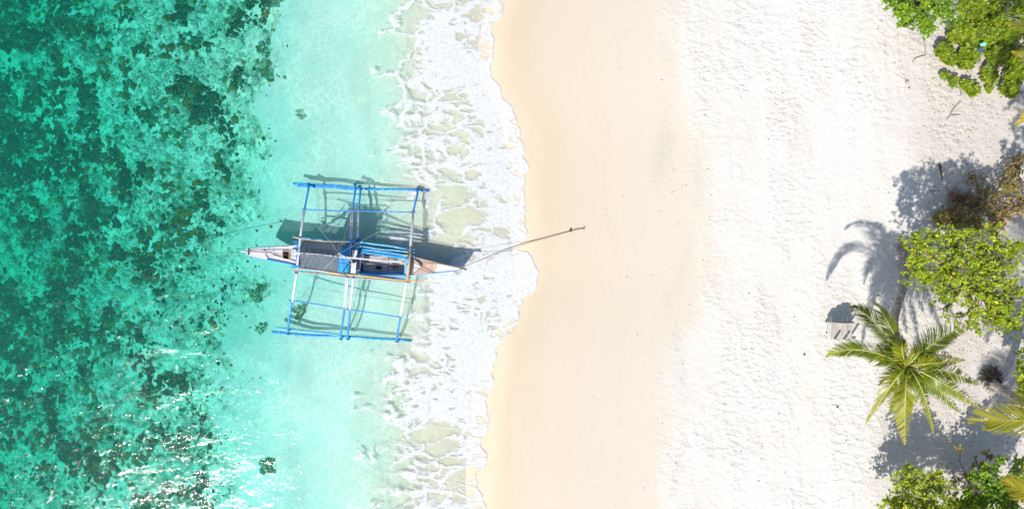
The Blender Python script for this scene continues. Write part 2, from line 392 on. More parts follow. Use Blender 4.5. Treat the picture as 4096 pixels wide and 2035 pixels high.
# ------------------------------------------------------------------ foam of the breaking wave (a sheet on the water, running up the sand)
def mat_foam():
    t = NT('sea_foam'); P = t.pos(); den = t.attr('den'); milk = t.attr('milk')
    Q = t.warp(t.warp(t.mapping(P, (.55, .9, 1), (0, 0, R(8))), .7, 1.3), 3., .42)
    Q = t.warp(Q, 9., .16)
    e1 = t.voro(Q, 1.15, 'DISTANCE_TO_EDGE'); e2 = t.voro(Q, 2.7, 'DISTANCE_TO_EDGE'); e3 = t.voro(Q, 6.5, 'DISTANCE_TO_EDGE')
    big = t.noise(t.mapping(P, (.5, 1, 1), (0, 0, R(12))), 1.0, 5, .62)
    w = t.math('ADD', den, t.math('MULTIPLY', t.math('SUBTRACT', big, .5), 1.9))
    w = t.math('MAXIMUM', w, 0.); w = t.math('MINIMUM', w, 1.); w2 = t.math('MULTIPLY', w, w)
    on = t.mr(w, .0, .22)
    fine = t.noise(t.warp(t.mapping(P, (.7, 1, 1)), 5., .25), 13., 6, .72)
    def line(e, k, soft):
        th = t.math('ADD', t.math('MULTIPLY', w2, k), .012); return t.mr(t.math('SUBTRACT', e, t.math('MULTIPLY', t.math('SUBTRACT', fine, .5), .09)), t.math('MULTIPLY', th, .5), t.math('ADD', th, soft), 1, 0)
    m = line(e1, .24, .07)
    m = t.math('MAXIMUM', m, t.math('MULTIPLY', line(e2, .36, .09), t.mr(w, .2, .6, .15, 1.)))
    wisp = t.noise(t.warp(t.mapping(P, (.55, 1.25, 1), (0, 0, R(8))), 1.6, .8), 2.6, 9, .66)
    thr = t.mr(w, .45, 1., .64, .30, smooth=False)
    m = t.math('MAXIMUM', m, t.math('MULTIPLY', t.mr(wisp, thr, t.math('ADD', thr, .12)), t.mr(w, .42, .7)))
    m = t.math('MULTIPLY', m, t.mr(fine, .30, .48, .82, 1.))
    m = t.math('MULTIPLY', m, on)
    rimf = t.attr('rim'); m = t.math('MAXIMUM', m, t.math('MULTIPLY', rimf, t.mr(fine, .38, .56, .25, 1)))
    streak = t.noise(t.warp(t.mapping(P, (.9, 1.1, 1), (0, 0, R(5))), 2., .7), 2.2, 7, .68)
    mk = t.math('MULTIPLY', milk, t.mr(streak, .40, .66, .0, .75))
    veil = t.math('MULTIPLY', t.mr(wisp, .36, .66, .0, .5), t.mr(w, .3, .8))
    a = t.math('MAXIMUM', t.math('MAXIMUM', m, veil), mk, clamp=True)
    hh = t.math('ADD', t.math('MULTIPLY', m, .25), t.math('MULTIPLY', t.noise(t.warp(t.mapping(P, (1.5, .8, 1), (0, 0, R(10))), 3., .4), 3.2, 5, .6), 1.))
    nrm = t.bump(hh, 1., .035)
    tone = t.mix(t.mr(fine, .35, .6), (.62, .63, .625), (.72, .71, .695))
    sh0 = t.bsdf(tone, .6, nrm, .3); tlf = t.n('BsdfTranslucent'); tlf.inputs[0].default_value = (.85, .9, .88, 1)
    m0 = t.n('MixShader'); m0.inputs[0].default_value = .22; t.l(sh0, m0.inputs[1]); t.l(tlf.outputs[0], m0.inputs[2]); sh = m0.outputs[0]
    a = t.math('MULTIPLY', a, .93)
    tr = t.n('BsdfTransparent'); mx = t.n('MixShader'); t.l(a, mx.inputs[0]); t.l(tr.outputs[0], mx.inputs[1]); t.l(sh, mx.inputs[2])
    return t.end(mx.outputs[0])
_left = [(1640,-400),(1640,0),(1640,150),(1610,300),(1580,420),(1590,560),(1620,700),(1670,800),(1690,1000),(1690,1340),(1600,1400),(1540,1500),(1530,1650),(1540,1800),(1560,1950),(1570,2450)]
_ly = np.array([(1017.5 - b) / 100 for a, b in _left])[::-1]; _lx = np.array([(a - 2048) / 100 for a, b in _left])[::-1]
ny = 1300; nu = 180
yy = np.linspace(-13, 13, ny); uu = np.linspace(0, 1, nu)
fx = front(yy) + .10 * (fbm(yy * 3.2, yy * 0 + 5, 3) - .5) + .06 * np.abs(np.sin(yy * 5.2 + 3 * vnoise(yy * .9, yy * 0)))
lx = np.interp(yy, _ly, _lx); l0 = lx - 1.3
Xf = l0[:, None] + (fx - l0)[:, None] * uu[None, :]; Yf = np.repeat(yy[:, None], nu, 1)
dl = Xf - lx[:, None]; dr = fx[:, None] - Xf
wid = (fx - lx)[:, None]
u = dl / wid
den = sstep(-1.0, .9, dl) * .46 + .14 * sstep(.5, .85, u)
def blob(px, py, rx, ry, a, rot=0):
    cx, cy = (px - 2048) / 100, (1017.5 - py) / 100; c, s = math.cos(R(rot)), math.sin(R(rot))
    ax = (Xf - cx) * c + (Yf - cy) * s; ay = -(Xf - cx) * s + (Yf - cy) * c
    return a * np.exp(-(ax / (rx / 100)) ** 2 - (ay / (ry / 100)) ** 2)
den += blob(1770, 130, 60, 150, .5, 0) + blob(1850, 260, 230, 60, .45, -40) + blob(1950, 480, 70, 180, .22) + blob(2010, 760, 70, 200, .25)
den += blob(1960, 1090, 170, 70, .42) + blob(1800, 1240, 130, 90, .45) + blob(1880, 1450, 130, 120, .42) + blob(1830, 1620, 110, 60, .35) + blob(2060, 1120, 70, 80, .35)
den += blob(1715, 470, 110, 16, .35) + blob(1700, 560, 90, 22, .25) + blob(1740, 620, 25, 60, .3)
den -= blob(1790, 820, 130, 190, .30) + blob(1860, 400, 50, 60, .15) + blob(1700, 1790, 160, 130, .30) + blob(1860, 1930, 60, 70, .2) + blob(1930, 250, 30, 120, .25) + blob(1900, 60, 30, 60, .15)
den -= blob(1770, 980, 130, 42, .5)
den -= blob(1712, 1280, 14, 130, .5)
den *= sstep(-1.1, .3, dl)
milk = np.exp(-(dl + .1) ** 2 / .35) * .55 + blob(1670, 1240, 26, 140, .9) + blob(1690, 1100, 50, 40, .5) + blob(1760, 150, 90, 160, .5) + blob(1640, 1480, 60, 60, .4)
milk *= sstep(0, .25, uu)[None, :]
rim = 1 - sstep(.0, .13, dr + .08 * (fbm(Xf * 6, Yf * 6, 2) - .5))
base_z = np.maximum(wz(Xf, Yf), ground(Xf, Yf))
lift = .007 + .022 * np.exp(-((dr - .07) / .07) ** 2) + .02 * np.clip(den, 0, 1) * (fbm(Xf * 2.2, Yf * 3.2, 4)) * sstep(0, .3, dr)
lift[:, -1] = .004
Zf = base_z + lift
i = (np.arange(ny - 1)[:, None] * nu + np.arange(nu - 1)[None, :]).ravel()
F = np.stack([i, i + 1, i + nu + 1, i + nu], 1)
foam = np_mesh('surf_foam', np.stack([Xf.ravel(), Yf.ravel(), Zf.ravel()], 1), F, mat_foam(), attrs={'den': np.clip(den, 0, 1.1).ravel(), 'milk': np.clip(milk, 0, 1).ravel(), 'rim': rim.ravel()}, smooth=True)
tag(foam, 'lacy white surf foam spread along the waterline', 'foam', kind='stuff')

# ------------------------------------------------------------------ coral lumps on the bed
import bmesh
def ico(sub):
    bm = bmesh.new(); bmesh.ops.create_icosphere(bm, subdivisions=sub, radius=1)
    v = np.array([x.co[:] for x in bm.verts]); f = np.array([[x.index for x in q.verts] for q in bm.faces]); bm.free(); return v, f
ICO_V, ICO_F = ico(2)
def mat_coral():
    t = NT('coral'); P = t.pos(); c = t.attr('hue', True)
    n = t.noise(t.warp(P, 8., .1), 9., 6, .7)
    c2 = t.mix(t.mr(n, .3, .7, 0, 1), c, t.mix(.45, c, (.02, .07, .04)))
    c2 = t.mix(t.mr(t.noise(P, 11., 5, .7), .54, .66, 0, .5), c2, (.55, .58, .42))
    sh = t.bsdf(c2, .9, t.bump(n, 1., .12), .1)
    g = t.n('NewGeometry'); sz = t.n('SeparateXYZ'); t.l(g.outputs['Normal'], sz.inputs[0])      # sides dithered see-through, imitating edges blurred by refraction
    fz = t.noise(P, 30., 2, .7); al = t.math('ADD', t.math('MULTIPLY', sz.outputs[2], 1.1), t.math('MULTIPLY', t.math('SUBTRACT', fz, .5), 3.0))
    al = t.mr(al, .1, .75); tr = t.n('BsdfTransparent'); mx = t.n('MixShader'); t.l(al, mx.inputs[0]); t.l(tr.outputs[0], mx.inputs[1]); t.l(sh, mx.inputs[2])
    return t.end(mx.outputs[0])
M_coral = mat_coral()
PAL = np.array([(.03, .115, .05), (.055, .21, .10), (.10, .33, .18), (.14, .20, .035), (.30, .21, .04), (.28, .55, .33), (.66, .78, .58), (.84, .88, .72)])
def lumps(C, rad, hue, parent=None, name='coral_reef', flat=.55, rs=rs):
    n = len(C); nv = len(ICO_V)
    ang = rs.rand(n) * 6.28; sx = rad * (.75 + .6 * rs.rand(n)); sy = rad * (.75 + .6 * rs.rand(n)); sz = rad * flat * (.6 + .8 * rs.rand(n))
    v = ICO_V[None] * (1 + 1.0 * (rs.rand(n, nv, 1) - .5))
    v = v * np.stack([sx, sy, sz], 1)[:, None]
    c, s = np.cos(ang)[:, None], np.sin(ang)[:, None]
    x = v[..., 0] * c - v[..., 1] * s; y = v[..., 0] * s + v[..., 1] * c
    v = np.stack([x, y, v[..., 2]], -1) + C[:, None]
    v[..., 0] += .12 * (vnoise(v[..., 0] * 6, v[..., 1] * 6) - .5); v[..., 1] += .12 * (vnoise(v[..., 0] * 6 + 50, v[..., 1] * 6 + 50) - .5)
    f = ICO_F[None] + (np.arange(n) * nv)[:, None, None]
    col = np.repeat(np.concatenate([hue, np.ones((n, 1))], 1), nv, 0)
    return np_mesh(name, v.reshape(-1, 3), f.reshape(-1, 3), M_coral, parent, attrs={'hue': col}, smooth=True)
N = 80000
cx = rs.uniform(-25, -8.8, N); cy = rs.uniform(-13, 13, N)
rf = reefness(cx, cy)
clump = .8 * fbm(cx * 1.15 + 5, cy * 1.15 + 8, 5) + .2 * fbm(cx * .33 + 50, cy * .33 + 8, 3)
keep = rs.rand(N) < rf ** 1.2 * (.12 + .24 * sstep(.45, .57, clump))
cx, cy, clump, rfk = cx[keep], cy[keep], clump[keep], rf[keep]; n = len(cx)
cr = .04 + .12 * rs.rand(n) ** 2.4 + .03 * sstep(.45, .7, clump)
cr *= np.clip(rfk * 1.5, .4, 1)
tone = fbm(cx * 1.1 + 70, cy * 1.1 + 20, 4) - (clump - .5) * .55
idx = np.clip(((tone - .5) * 20 + 3.6 - 2.2 * (sstep(.45, .57, clump) - .5) * 1.6 + rs.randn(n) * 2.3), 0, 7.49).astype(int)
olive = (fbm(cx * .4 + 150, cy * .4 + 90, 3) > .52) & (rs.rand(n) < .16)
idx[olive] = 4
hue = PAL[idx] * (.7 + .6 * rs.rand(n, 1))
lumps(np.stack([cx, cy, ground(cx, cy) + cr * .08], 1), cr, hue, flat=.42)
tag(bpy.data.objects['coral_reef'], 'dense bed of dark green and olive coral under the clear water', 'coral', kind='stuff')
# lone heads that stand apart on the pale bed
lone = [(1218, 470, .20, 'small round coral head alone on pale sand above the boat'),
        (1085, 290, .42, 'dark coral head in the shallows near the top beside the reef edge'),
        (1075, 205, .34, 'little dark coral head next to the larger one near the top'),
        (1215, 1235, .30, 'faint coral patch under the lower outrigger frame'),
        (1040, 1165, .40, 'olive brown coral clump just below the boat stern tip'),
        (1090, 1850, .34, 'isolated coral clump in pale water near the bottom'),
        (1055, 1310, .25, 'small green coral knob left of the lower outrigger float'),
        (1120, 10, .35, 'dark coral head at the very top of the pale shallows')]
for px, py, r, lab in lone:
    k = (1 + .0); c0 = at(px, py, -1.0); g = float(ground(c0.x, c0.y))
    t_ = thing('coral_head', lab, 'coral', (c0.x, c0.y, g), 'coral heads standing apart from the reef')
    m_ = 26; a_ = rs.rand(m_) * 6.28; q_ = np.sqrt(rs.rand(m_)) * r
    C = np.stack([c0.x + np.cos(a_) * q_, c0.y + np.sin(a_) * q_, np.full(m_, g + .03)], 1)
    lumps(C, r * (.14 + .2 * rs.rand(m_)), PAL[rs.choice([2, 5, 5, 6, 3] if 'faint' in lab or 'small' in lab else [1, 2, 5, 3], m_)], t_, 'lump', .4)

# ------------------------------------------------------------------ paints and woods
def mat_paint(name, col, worn=(.45, .4, .34), amt=.35, rough=.45, scale=9, grain=True):
    t = NT(name); P = t.pos()
    n = t.noise(P, scale, 6, .65); n2 = t.noise(t.mapping(P, (1, 1, 1)), 2.3, 3)
    c = t.mix(t.mr(n2, .3, .7), col, tuple(q * .82 for q in col))
    c = t.mix(t.mr(n, .56, .68, 0, amt), c, worn)
    tn = t.attr('tint'); c = t.mix(.35, c, t.ramp(tn, [(0, (.45, .45, .45)), (.5, (1, 1, 1)), (1, (1, 1, 1))]), 'MULTIPLY')
    return t.end(t.bsdf(c, rough, t.bump(n, .5, .006), .4))
M = {}
M['blue'] = mat_paint('blue_paint', (.012, .25, .60), (.16, .45, .66), .75)
M['deepblue'] = mat_paint('deep_blue_paint', (.01, .10, .30), (.03, .16, .34), .4)
M['sky'] = mat_paint('faded_blue_paint', (.12, .42, .68), (.50, .60, .66), .7)
M['cyan'] = mat_paint('bright_blue_paint', (.01, .30, .68), (.55, .42, .22), .15)
M['white'] = mat_paint('white_paint', (.60, .58, .57), (.45, .40, .36), .5, .5)
M['deck'] = mat_paint('deck_white_paint', (.60, .575, .56), (.60, .55, .50), .4, .55, 5)
M['bamboo'] = mat_paint('bare_bamboo', (.42, .32, .22), (.62, .55, .45), .7, .5)
M['yellow'] = mat_paint('yellow_bamboo', (.72, .42, .08), (.60, .36, .10), .4, .4)
M['greywood'] = mat_paint('grey_wood', (.34, .31, .28), (.5, .46, .42), .6, .7)
M['dark'] = mat_paint('dark_wood', (.08, .065, .06), (.16, .12, .1), .5, .7)
M['black'] = mat_paint('black_rubber', (.02, .02, .022), (.06, .05, .04), .5, .6)
M['rope'] = mat_paint('brown_rope', (.13, .09, .06), (.2, .15, .1), .5, .8, 40)
M['paleline'] = mat_paint('pale_line', (.42, .50, .46), (.5, .55, .5), .3, .7, 40)
M['plank'] = mat_paint('pale_weathered_plank', (.42, .39, .35), (.52, .49, .45), .5, .8, 14)
def mat_weathered():
    t = NT('weathered_deck'); P = t.pos()
    n = t.noise(t.mapping(P, (1, 5, 1), (0, 0, R(8))), 4., 6, .7); n2 = t.noise(P, 2.6, 5, .6)
    c = t.mix(t.mr(n, .3, .7), (.50, .34, .26), (.36, .24, .18))
    x = t.n('SeparateXYZ'); t.l(P, x.inputs[0])
    w = t.math('ADD', t.math('MULTIPLY', t.math('SUBTRACT', n2, .5), 1.6), t.mr(x.outputs[0], -3.1, -2.5, 0, .8))
    c = t.mix(t.mr(w, .22, .32), c, (.72, .66, .60))
    return t.end(t.bsdf(c, .7, t.bump(n, .6, .006), .3))
M['weathered'] = mat_weathered()
def mat_slatfloor():
    t = NT('slat_floor'); P = t.pos()
    n = t.noise(t.mapping(P, (1, 6, 1), (0, 0, R(-4))), 3., 5, .65)
    c = t.mix(t.mr(n, .35, .65), (.52, .38, .28), (.60, .54, .48))
    c = t.mix(t.mr(t.noise(P, 2.2, 3), .55, .68, 0, .7), c, (.26, .42, .56))
    return t.end(t.bsdf(c, .7, None, .3))
M['slat'] = mat_slatfloor()
def mat_tarp():
    t = NT('tarpaulin'); P = t.pos()
    n = t.noise(P, 3., 4)
    c = t.mix(t.mr(n, .3, .7), (.065, .085, .11), (.09, .11, .135))
    f = t.noise(t.mapping(P, (5, .8, .8), (0, 0, R(-16))), 2.6, 4, .6)
    return t.end(t.bsdf(c, .55, t.bump(f, .7, .035), .4))
M['tarp'] = mat_tarp()

# ------------------------------------------------------------------ the outrigger boat
bz = at(1420, 1040, 0); boat = thing('outrigger_boat', 'narrow white and blue outrigger boat with grey awning floating at the surf edge', 'boat', (bz.x, bz.y, 0))
L0, L1 = Vector(at(992, 1008, 1.0)), Vector(at(1850, 1077, 1.15))
# hull sections: (px, py_top, py_bottom, z_gunwale)
SEC = [(992, 995, 1022, 1.02), (1040, 991, 1033, .95), (1110, 986, 1046, .86), (1188, 982, 1059, .80), (1280, 988, 1078, .76), (1380, 994, 1092, .74), (1480, 1008, 1094, .74),
       (1570, 1018, 1096, .75), (1640, 1029, 1098, .77), (1700, 1041, 1093, .80), (1760, 1054, 1087, .85), (1815, 1066, 1081, .91), (1843, 1072, 1078, .95)]
def hull_pt(sx, side, t):
    """t 0 gunwale .. 1 keel"""
    px, y0, y1, z = sx; a = at(px, y0, z); b = at(px, y1, z); c = (a + b) / 2
    k = (a if side else b) - c
    keel = -.30 + .55 * max(0, abs((px - 1420) / 430) - .55) ** 1.2 * 2.2
    w = (1 - t ** 2.2) ** .6 * (1 - .12 * t)
    return Vector((c.x, c.y, 0)) + Vector((k.x * w, k.y * w, z + (keel - z) * t))
m = MB(); T = [0, .25, .5, .7, .85, .95, 1]
rings = []
for s_ in SEC:
    ring = [hull_pt(s_, 1, t) for t in T] + [hull_pt(s_, 0, t) for t in T[-2::-1]]
    rings.append(ring)
vs = [p for r in rings for p in r]; K = len(rings[0]); fs = []
for i in range(len(rings) - 1):
    for k in range(K - 1):
        a = i * K + k; fs.append((a, a + 1, a + K + 1, a + K))
fs.append(tuple(range(K))); fs.append(tuple((len(rings) - 1) * K + k for k in range(K - 1, -1, -1)))
m.add(vs, fs); hull = m.build('hull', M['cyan'], boat, smooth=False)
sol = hull.modifiers.new('s', 'SOLIDIFY'); sol.thickness = .03; sol.offset = -1
def deckpoly(secs, extra=.012, inset=1.0):
    a = []; b = []
    for px, y0, y1, z in secs:
        p, q = at(px, y0, z), at(px, y1, z); c = (p + q) / 2
        a.append(c + (p - c) * inset + Vector((0, 0, extra))); b.append(c + (q - c) * inset + Vector((0, 0, extra)))
    return a + b[::-1]
def strip(m, secs, th=.03, extra=.0, inset=1.02):
    P_ = deckpoly(secs, extra, inset); n = len(secs)
    for i in range(n - 1):
        m.prism([P_[i], P_[i + 1], P_[2 * n - 2 - i], P_[2 * n - 1 - i]], 0, th)
# stern deck with an open hatch: four pieces round the hole
def sec_at(px):
    xs_ = [s[0] for s in SEC]; return (px,) + tuple(float(np.interp(px, xs_, [s[j] for s in SEC])) for j in (1, 2, 3))
m = MB()
strip(m, [sec_at(q) for q in (992, 1040, 1090, 1132)], .03)
strip(m, [sec_at(q) for q in (1160, 1175, 1187)], .03)
sa, sb = sec_at(1132), sec_at(1160)
def pz(px, py): return at(px, py, sec_at(px)[3])
m.prism([pz(1132, sa[1]), pz(1160, sb[1]), pz(1160, 1006), pz(1132, 1004)], 0, .03)
m.prism([pz(1132, 1033), pz(1160, 1039), pz(1160, sb[2]), pz(1132, sa[2])], 0, .03)
sd = m.build('stern_deck', M['deck'], boat)
m = MB()
for a, b in (((1132, 1004), (1160, 1006)), ((1160, 1006), (1159, 1039)), ((1159, 1039), (1132, 1033)), ((1132, 1033), (1132, 1004))):
    p, q = pz(*a), pz(*b); p.z += .045; q.z += .045; m.bar(p, q, .035, .05)
m.build('hatch_frame', M['bamboo'], sd)
m = MB(); m.prism([at(1128, 1000, .3), at(1164, 1000, .3), at(1164, 1044, .3), at(1128, 1040, .3)], 0, .02); m.build('hatch_floor', M['black'], sd)
m = MB()
for a, b in (((1070, 1037), (1190, 1061)),):
    p, q = pz(*a), pz(*b); p.z += .06; q.z += .06; m.bar(p, q, .035, .07)
p, q = at(1188, 982, .86), at(1188, 1060, .86); m.bar(p, q, .06, .06)
m.bar(at(1196, 975, .9), at(1192, 990, .9), .05, .05)
m.build('rail', M['blue'], boat, bevel=.006)
# bow deck
m = MB(); strip(m, [sec_at(q) for q in (1650, 1700, 1760, 1815, 1843)], .03)
bd = m.build('bow_deck', M['weathered'], boat)
m = MB(); z_ = .035
pts = [pz(1657, 1036), pz(1688, 1064), pz(1681, 1072), pz(1651, 1096)]
m.prism([p + Vector((0, 0, z_)) for p in pts], 0, .012); m.build('white_patch', M['deck'], bd)
m = MB()
p, q = pz(1660, 1034), pz(1688, 1063); m.bar(p + Vector((0, 0, .10)), q + Vector((0, 0, .10)), .05, .05)
m.bar(pz(1645, 1038) + Vector((0, 0, .2)), pz(1629, 1063) + Vector((0, 0, .2)), .05, .05)
m.build('brace', M['dark'], boat, bevel=.006)
m = MB(); m.bar(at(1649, 1032, .86), at(1644, 1098, .86), .11, .05); m.build('bow_thwart', M['bamboo'], boat, bevel=.008)
m = MB()
m.tube([pz(1650, 1028) + Vector((0, 0, .06)), pz(1745, 1050) + Vector((0, 0, .05)), pz(1842, 1072) + Vector((0, 0, .05)), at(1866, 1076, 1.04)], [.035, .03, .03, .03], 7)
m.build('gunwale_pole', M['bamboo'], boat)
m = MB(); m.bar(at(1838, 1071, 1.02), at(1866, 1076, 1.08), .06, .06); m.bar(at(1859, 1078, 1.05), at(1864, 1079, 1.05), .05, .04); m.build('bow_bitt', M['dark'], boat, bevel=.008)
m = MB(); m.bar(at(963, 1005, 1.08), at(996, 1008, 1.05), .05, .05); m.bar(at(991, 994, 1.07), at(990, 1020, 1.07), .05, .06); m.build('stern_bitt', M['white'], boat, bevel=.008)
m = MB(); m.bar(at(994, 993, 1.09), at(992, 1021, 1.09), .03, .03); m.build('stern_cross_bar', M['dark'], boat)
m = MB(); m.tube([at(1077, 1038, .95), at(1060, 1020, 1.0), at(1060, 1006, 1.1), at(1074, 992, 1.16), at(1086, 1012, 1.0)], .014, 5); m.build('tripod_stick', M['greywood'], boat)
m = MB(); m.bar(at(1050, 1003, 1.0), at(1060, 1004, 1.0), .05, .06); m.build('deck_cleat', M['white'], boat)
for a, b in ((pz(1092, 1019), pz(1131, 1030)), (pz(1160, 1038), pz(1184, 1045)), (at(1160, 1004, .95), at(1178, 1010, 1.05))):
    m = MB(); m.bar(a + Vector((0, 0, .05)), b + Vector((0, 0, .05)), .035, .04); m.build('deck_batten', M['greywood'], boat)
# cockpit
m = MB()
nsl = 11
for k in range(nsl):
    f = (k + .5) / nsl
    for (xa, xb) in ((1452, 1554), (1557, 1622)):
        ya = 1020 + f * 64 + (xa - 1452) * .06; yb = 1020 + f * 64 + (xb - 1452) * .06
        dz = 0 if xa < 1500 else .03
        m.bar(at(xa, ya - 2 * dz, .30 + dz), at(xb, yb - 2 * dz, .30 + dz), .045, .025)
m.build('floor_slats', M['slat'], boat)
m = MB(); m.prism([at(1200, 990, .22), at(1625, 1022, .22), at(1625, 1094, .22), at(1200, 1066, .22)], 0, .02); m.build('bilge', M['deepblue'], boat)
m = MB()
for zz, off in ((.80, 0),):
    m.bar(at(1446, 1007, .80), at(1634, 1035, .87), .075, .05)
m.build('side_board', M['cyan'], boat, bevel=.006)
m = MB()
for k in range(5):
    f0, f1 = (k + .05) / 5, (k + .93) / 5
    P0 = at(1460, 1013, .78); P1 = at(1622, 1036, .83); m.bar(P0.lerp(P1, f0), P0.lerp(P1, f1), .022, .035)
m.build('side_trim', M['white'], boat)
m = MB(); m.bar(at(1380, 1094, .78), at(1634, 1100, .86), .05, .04); m.build('lower_side_board', M['deepblue'], boat)
m = MB(); m.bar(at(1626, 1034, .86), at(1624, 1095, .86), .13, .05); m.build('cross_board', M['sky'], boat, bevel=.008)
m = MB(); m.bar(at(1441, 1012, .83), at(1434, 1088, .80), .12, .05); m.build('wooden_thwart', M['greywood'], boat, bevel=.008)
m = MB(); m.bar(at(1418, 1000, 1.02), at(1410, 1092, 1.02), .15, .06); m.bar(at(1427, 1000, 1.05), at(1420, 1094, 1.05), .06, .06); m.build('white_thwart', M['white'], boat, bevel=.008)
# engine box
m = MB()
bp = [at(1352, 991, .98), at(1398, 993, .98), at(1394, 1092, .98), at(1347, 1088, .98)]
m.prism(bp, -.55, 0); eb = m.build('engine_box', M['cyan'], boat, bevel=.015)
m = MB(); m.prism([at(1350, 1052, .99), at(1390, 1054, .99), at(1389, 1090, .985), at(1348, 1086, .985)], 0, .012); m.build('box_lid', M['cyan'], eb, bevel=.006)
m = MB(); m.tube([at(1408, 1042, 1.12), at(1414, 1046, 1.16), at(1424, 1044, 1.16)], [.05, .075, .05], 8); m.build('engine_pipe', M['black'], boat)
# outrigger floats (paired bamboo poles)
def bamboo(m, P0, P1, r, n=8, wob=.02, c=.5, taper=.85):
    P0 = Vector(P0); P1 = Vector(P1); Lh = (P1 - P0).length; k = max(3, int(Lh / .3)); pts = []; rr = []
    ph = rnd.random() * 6
    for i in range(k + 1):
        f = i / k; p = P0.lerp(P1, f); w = wob * (math.sin(f * 5 + ph) + .5 * math.sin(f * 13 + ph * 2)); p = p + Vector((0, w, w * .3))
        R0 = r * (1 - (1 - taper) * f)
        pts.append(p); rr.append(R0)
        if 0 < i < k:
            d = (P1 - P0).normalized() * .018
            pts.append(p + d); rr.append(R0 * 1.16); pts.append(p + 2 * d); rr.append(R0)
    m.tube(pts, rr, n, c)
for lab, poles in (('upper', (((1173, 736), (1716, 764), .052), ((1192, 747), (1493, 754), .045))), ('lower', (((1088, 1326), (1645, 1365), .052), ((1105, 1314), (1471, 1350), .048)))):
    for i, (a, b, r) in enumerate(poles):
        m = MB(); bamboo(m, at(*a, .05 + .02 * i), at(*b, .05 + .02 * i), r, 10, .03)
        m.build('float', M['sky'] if (lab == 'lower' and i == 1) else M['blue'], boat, smooth=True)
# cross beams: curved blue arms at the ends, paired white poles amidships
def lerpz(path): return [at(px, py, z) for px, py, z in path]
BE = [  # up_tip, up_joint, hull_top, hull_bottom, low_joint, low_tip
    [(1233, 735), (1218, 838), (1201, 952), (1187, 1090), (1169, 1205), (1152, 1334)],
    [(1420, 737), (1409, 840), (1402, 960), (1390, 1105), (1378, 1232), (1364, 1354)],
    [(1439, 744), (1434, 840), (1430, 960), (1415, 1108), (1400, 1236), (1392, 1354)],
    [(1669, 756), (1653, 847), (1642, 990), (1631, 1104), (1602, 1262), (1588, 1364)]]
for bi, b in enumerate(BE):
    zt = 0
    for s_ in (0, 1):
        tip, jn = (b[0], b[1]) if s_ == 0 else (b[5], b[4])
        m = MB(); P0 = at(*tip, .12); P1 = at(*jn, .62)
        mid = at(tip[0] * .8 + jn[0] * .2 + (4 if s_ == 0 else -3), tip[1] * .8 + jn[1] * .2, .38); mid2 = at(tip[0] * .45 + jn[0] * .55 + (2 if s_ == 0 else -1), tip[1] * .45 + jn[1] * .55, .55)
        inner = b[2] if s_ == 0 else b[3]
        P2 = at(jn[0] * .86 + inner[0] * .14, jn[1] * .86 + inner[1] * .14, .70)
        m.tube([P0 + Vector((0, 0, -.06)), P0, mid, mid2, P1, P2], [.042, .052, .044, .038, .038, .034], 8)
        m.build('outrigger_arm', M['blue'], boat, smooth=True)
    for s_ in (-1, 1):
        m = MB(); o_ = 3.0 * s_ if bi in (1,) else 1.9 * s_
        a, c_, d_, e_ = b[1], b[2], b[3], b[4]
        r = .030 if bi != 3 else .034
        pa = at(a[0] + o_, a[1] - 4, .71); pc = at(c_[0] + o_, c_[1], .90); pd = at(d_[0] + o_, d_[1], .90); pe = at(e_[0] + o_, e_[1] + 4, .71)
        m.tube([pa, pc, pd, pe], [r * .9, r, r, r * .9], 8); m.build('cross_beam', M['white'], boat, smooth=True)
m = MB(); m.tube([at(1643, 985, 1.06), at(1637, 1045, 1.07), at(1629, 1120, 1.06)], .055, 9); m.build('bamboo_cross_pole', M['bamboo'], boat, smooth=True)
for a in (((1436, 950), (1428, 1030)), ((1402, 952), (1404, 992))):
    m = MB(); m.bar(at(*a[0], .97), at(*a[1], .97), .09, .04); m.build('beam_board', M['sky'] if a[0][0] < 1430 else M['deepblue'], boat)
# lashings
for b in BE:
    for (px, py), z in ((b[0], .12), (b[1], .66), (b[4], .66), (b[5], .12), (b[2], .9), (b[3], .9)):
        c = at(px, py, z); m = MB()
        pts = [c + Vector((.075 * math.cos(a * 2.1), .012 * a - .04, .07 * abs(math.sin(a * 2.1)))) for a in [q * .25 for q in range(26)]]
        m.tube(pts, .011, 5); m.build('lashing', M['deepblue'], boat)
# long stringers
for a, b, z, nm in (((1208, 838), (1661, 850), .72, 0), ((1154, 1199), (1607, 1269), .72, 1)):
    m = MB(); bamboo(m, at(*a, z), at(*b, z), .026, 7, .012); m.build('stringer', M['blue'], boat, smooth=True)
# side rails (bamboo running lengthwise on both sides)
SL = [((1427, 969), (1659, 996), .038, 'sky'), ((1436, 984), (1660, 1012), .034, 'sky'), ((1450, 999), (1659, 1024), .034, 'sky'), ((1203, 953), (1428, 967), .036, 'sky'), ((1350, 973), (1430, 979), .03, 'deepblue'),
      ((1196, 1080), (1645, 1110), .034, 'sky'), ((1174, 1085), (1642, 1130), .040, 'greywood'), ((1400, 1101), (1645, 1121), .034, 'blue'), ((1180, 1068), (1420, 1092), .03, 'blue')]
for a, b, r, mt in SL:
    m = MB(); bamboo(m, at(*a, .93), at(*b, .93), r, 8, .018); m.build('side_rail', M[mt], boat, smooth=True)
m = MB(); m.bar(at(1618, 1021, 1.0), at(1634, 1023, 1.0), .05, .03); m.build('peg', M['yellow'], boat)
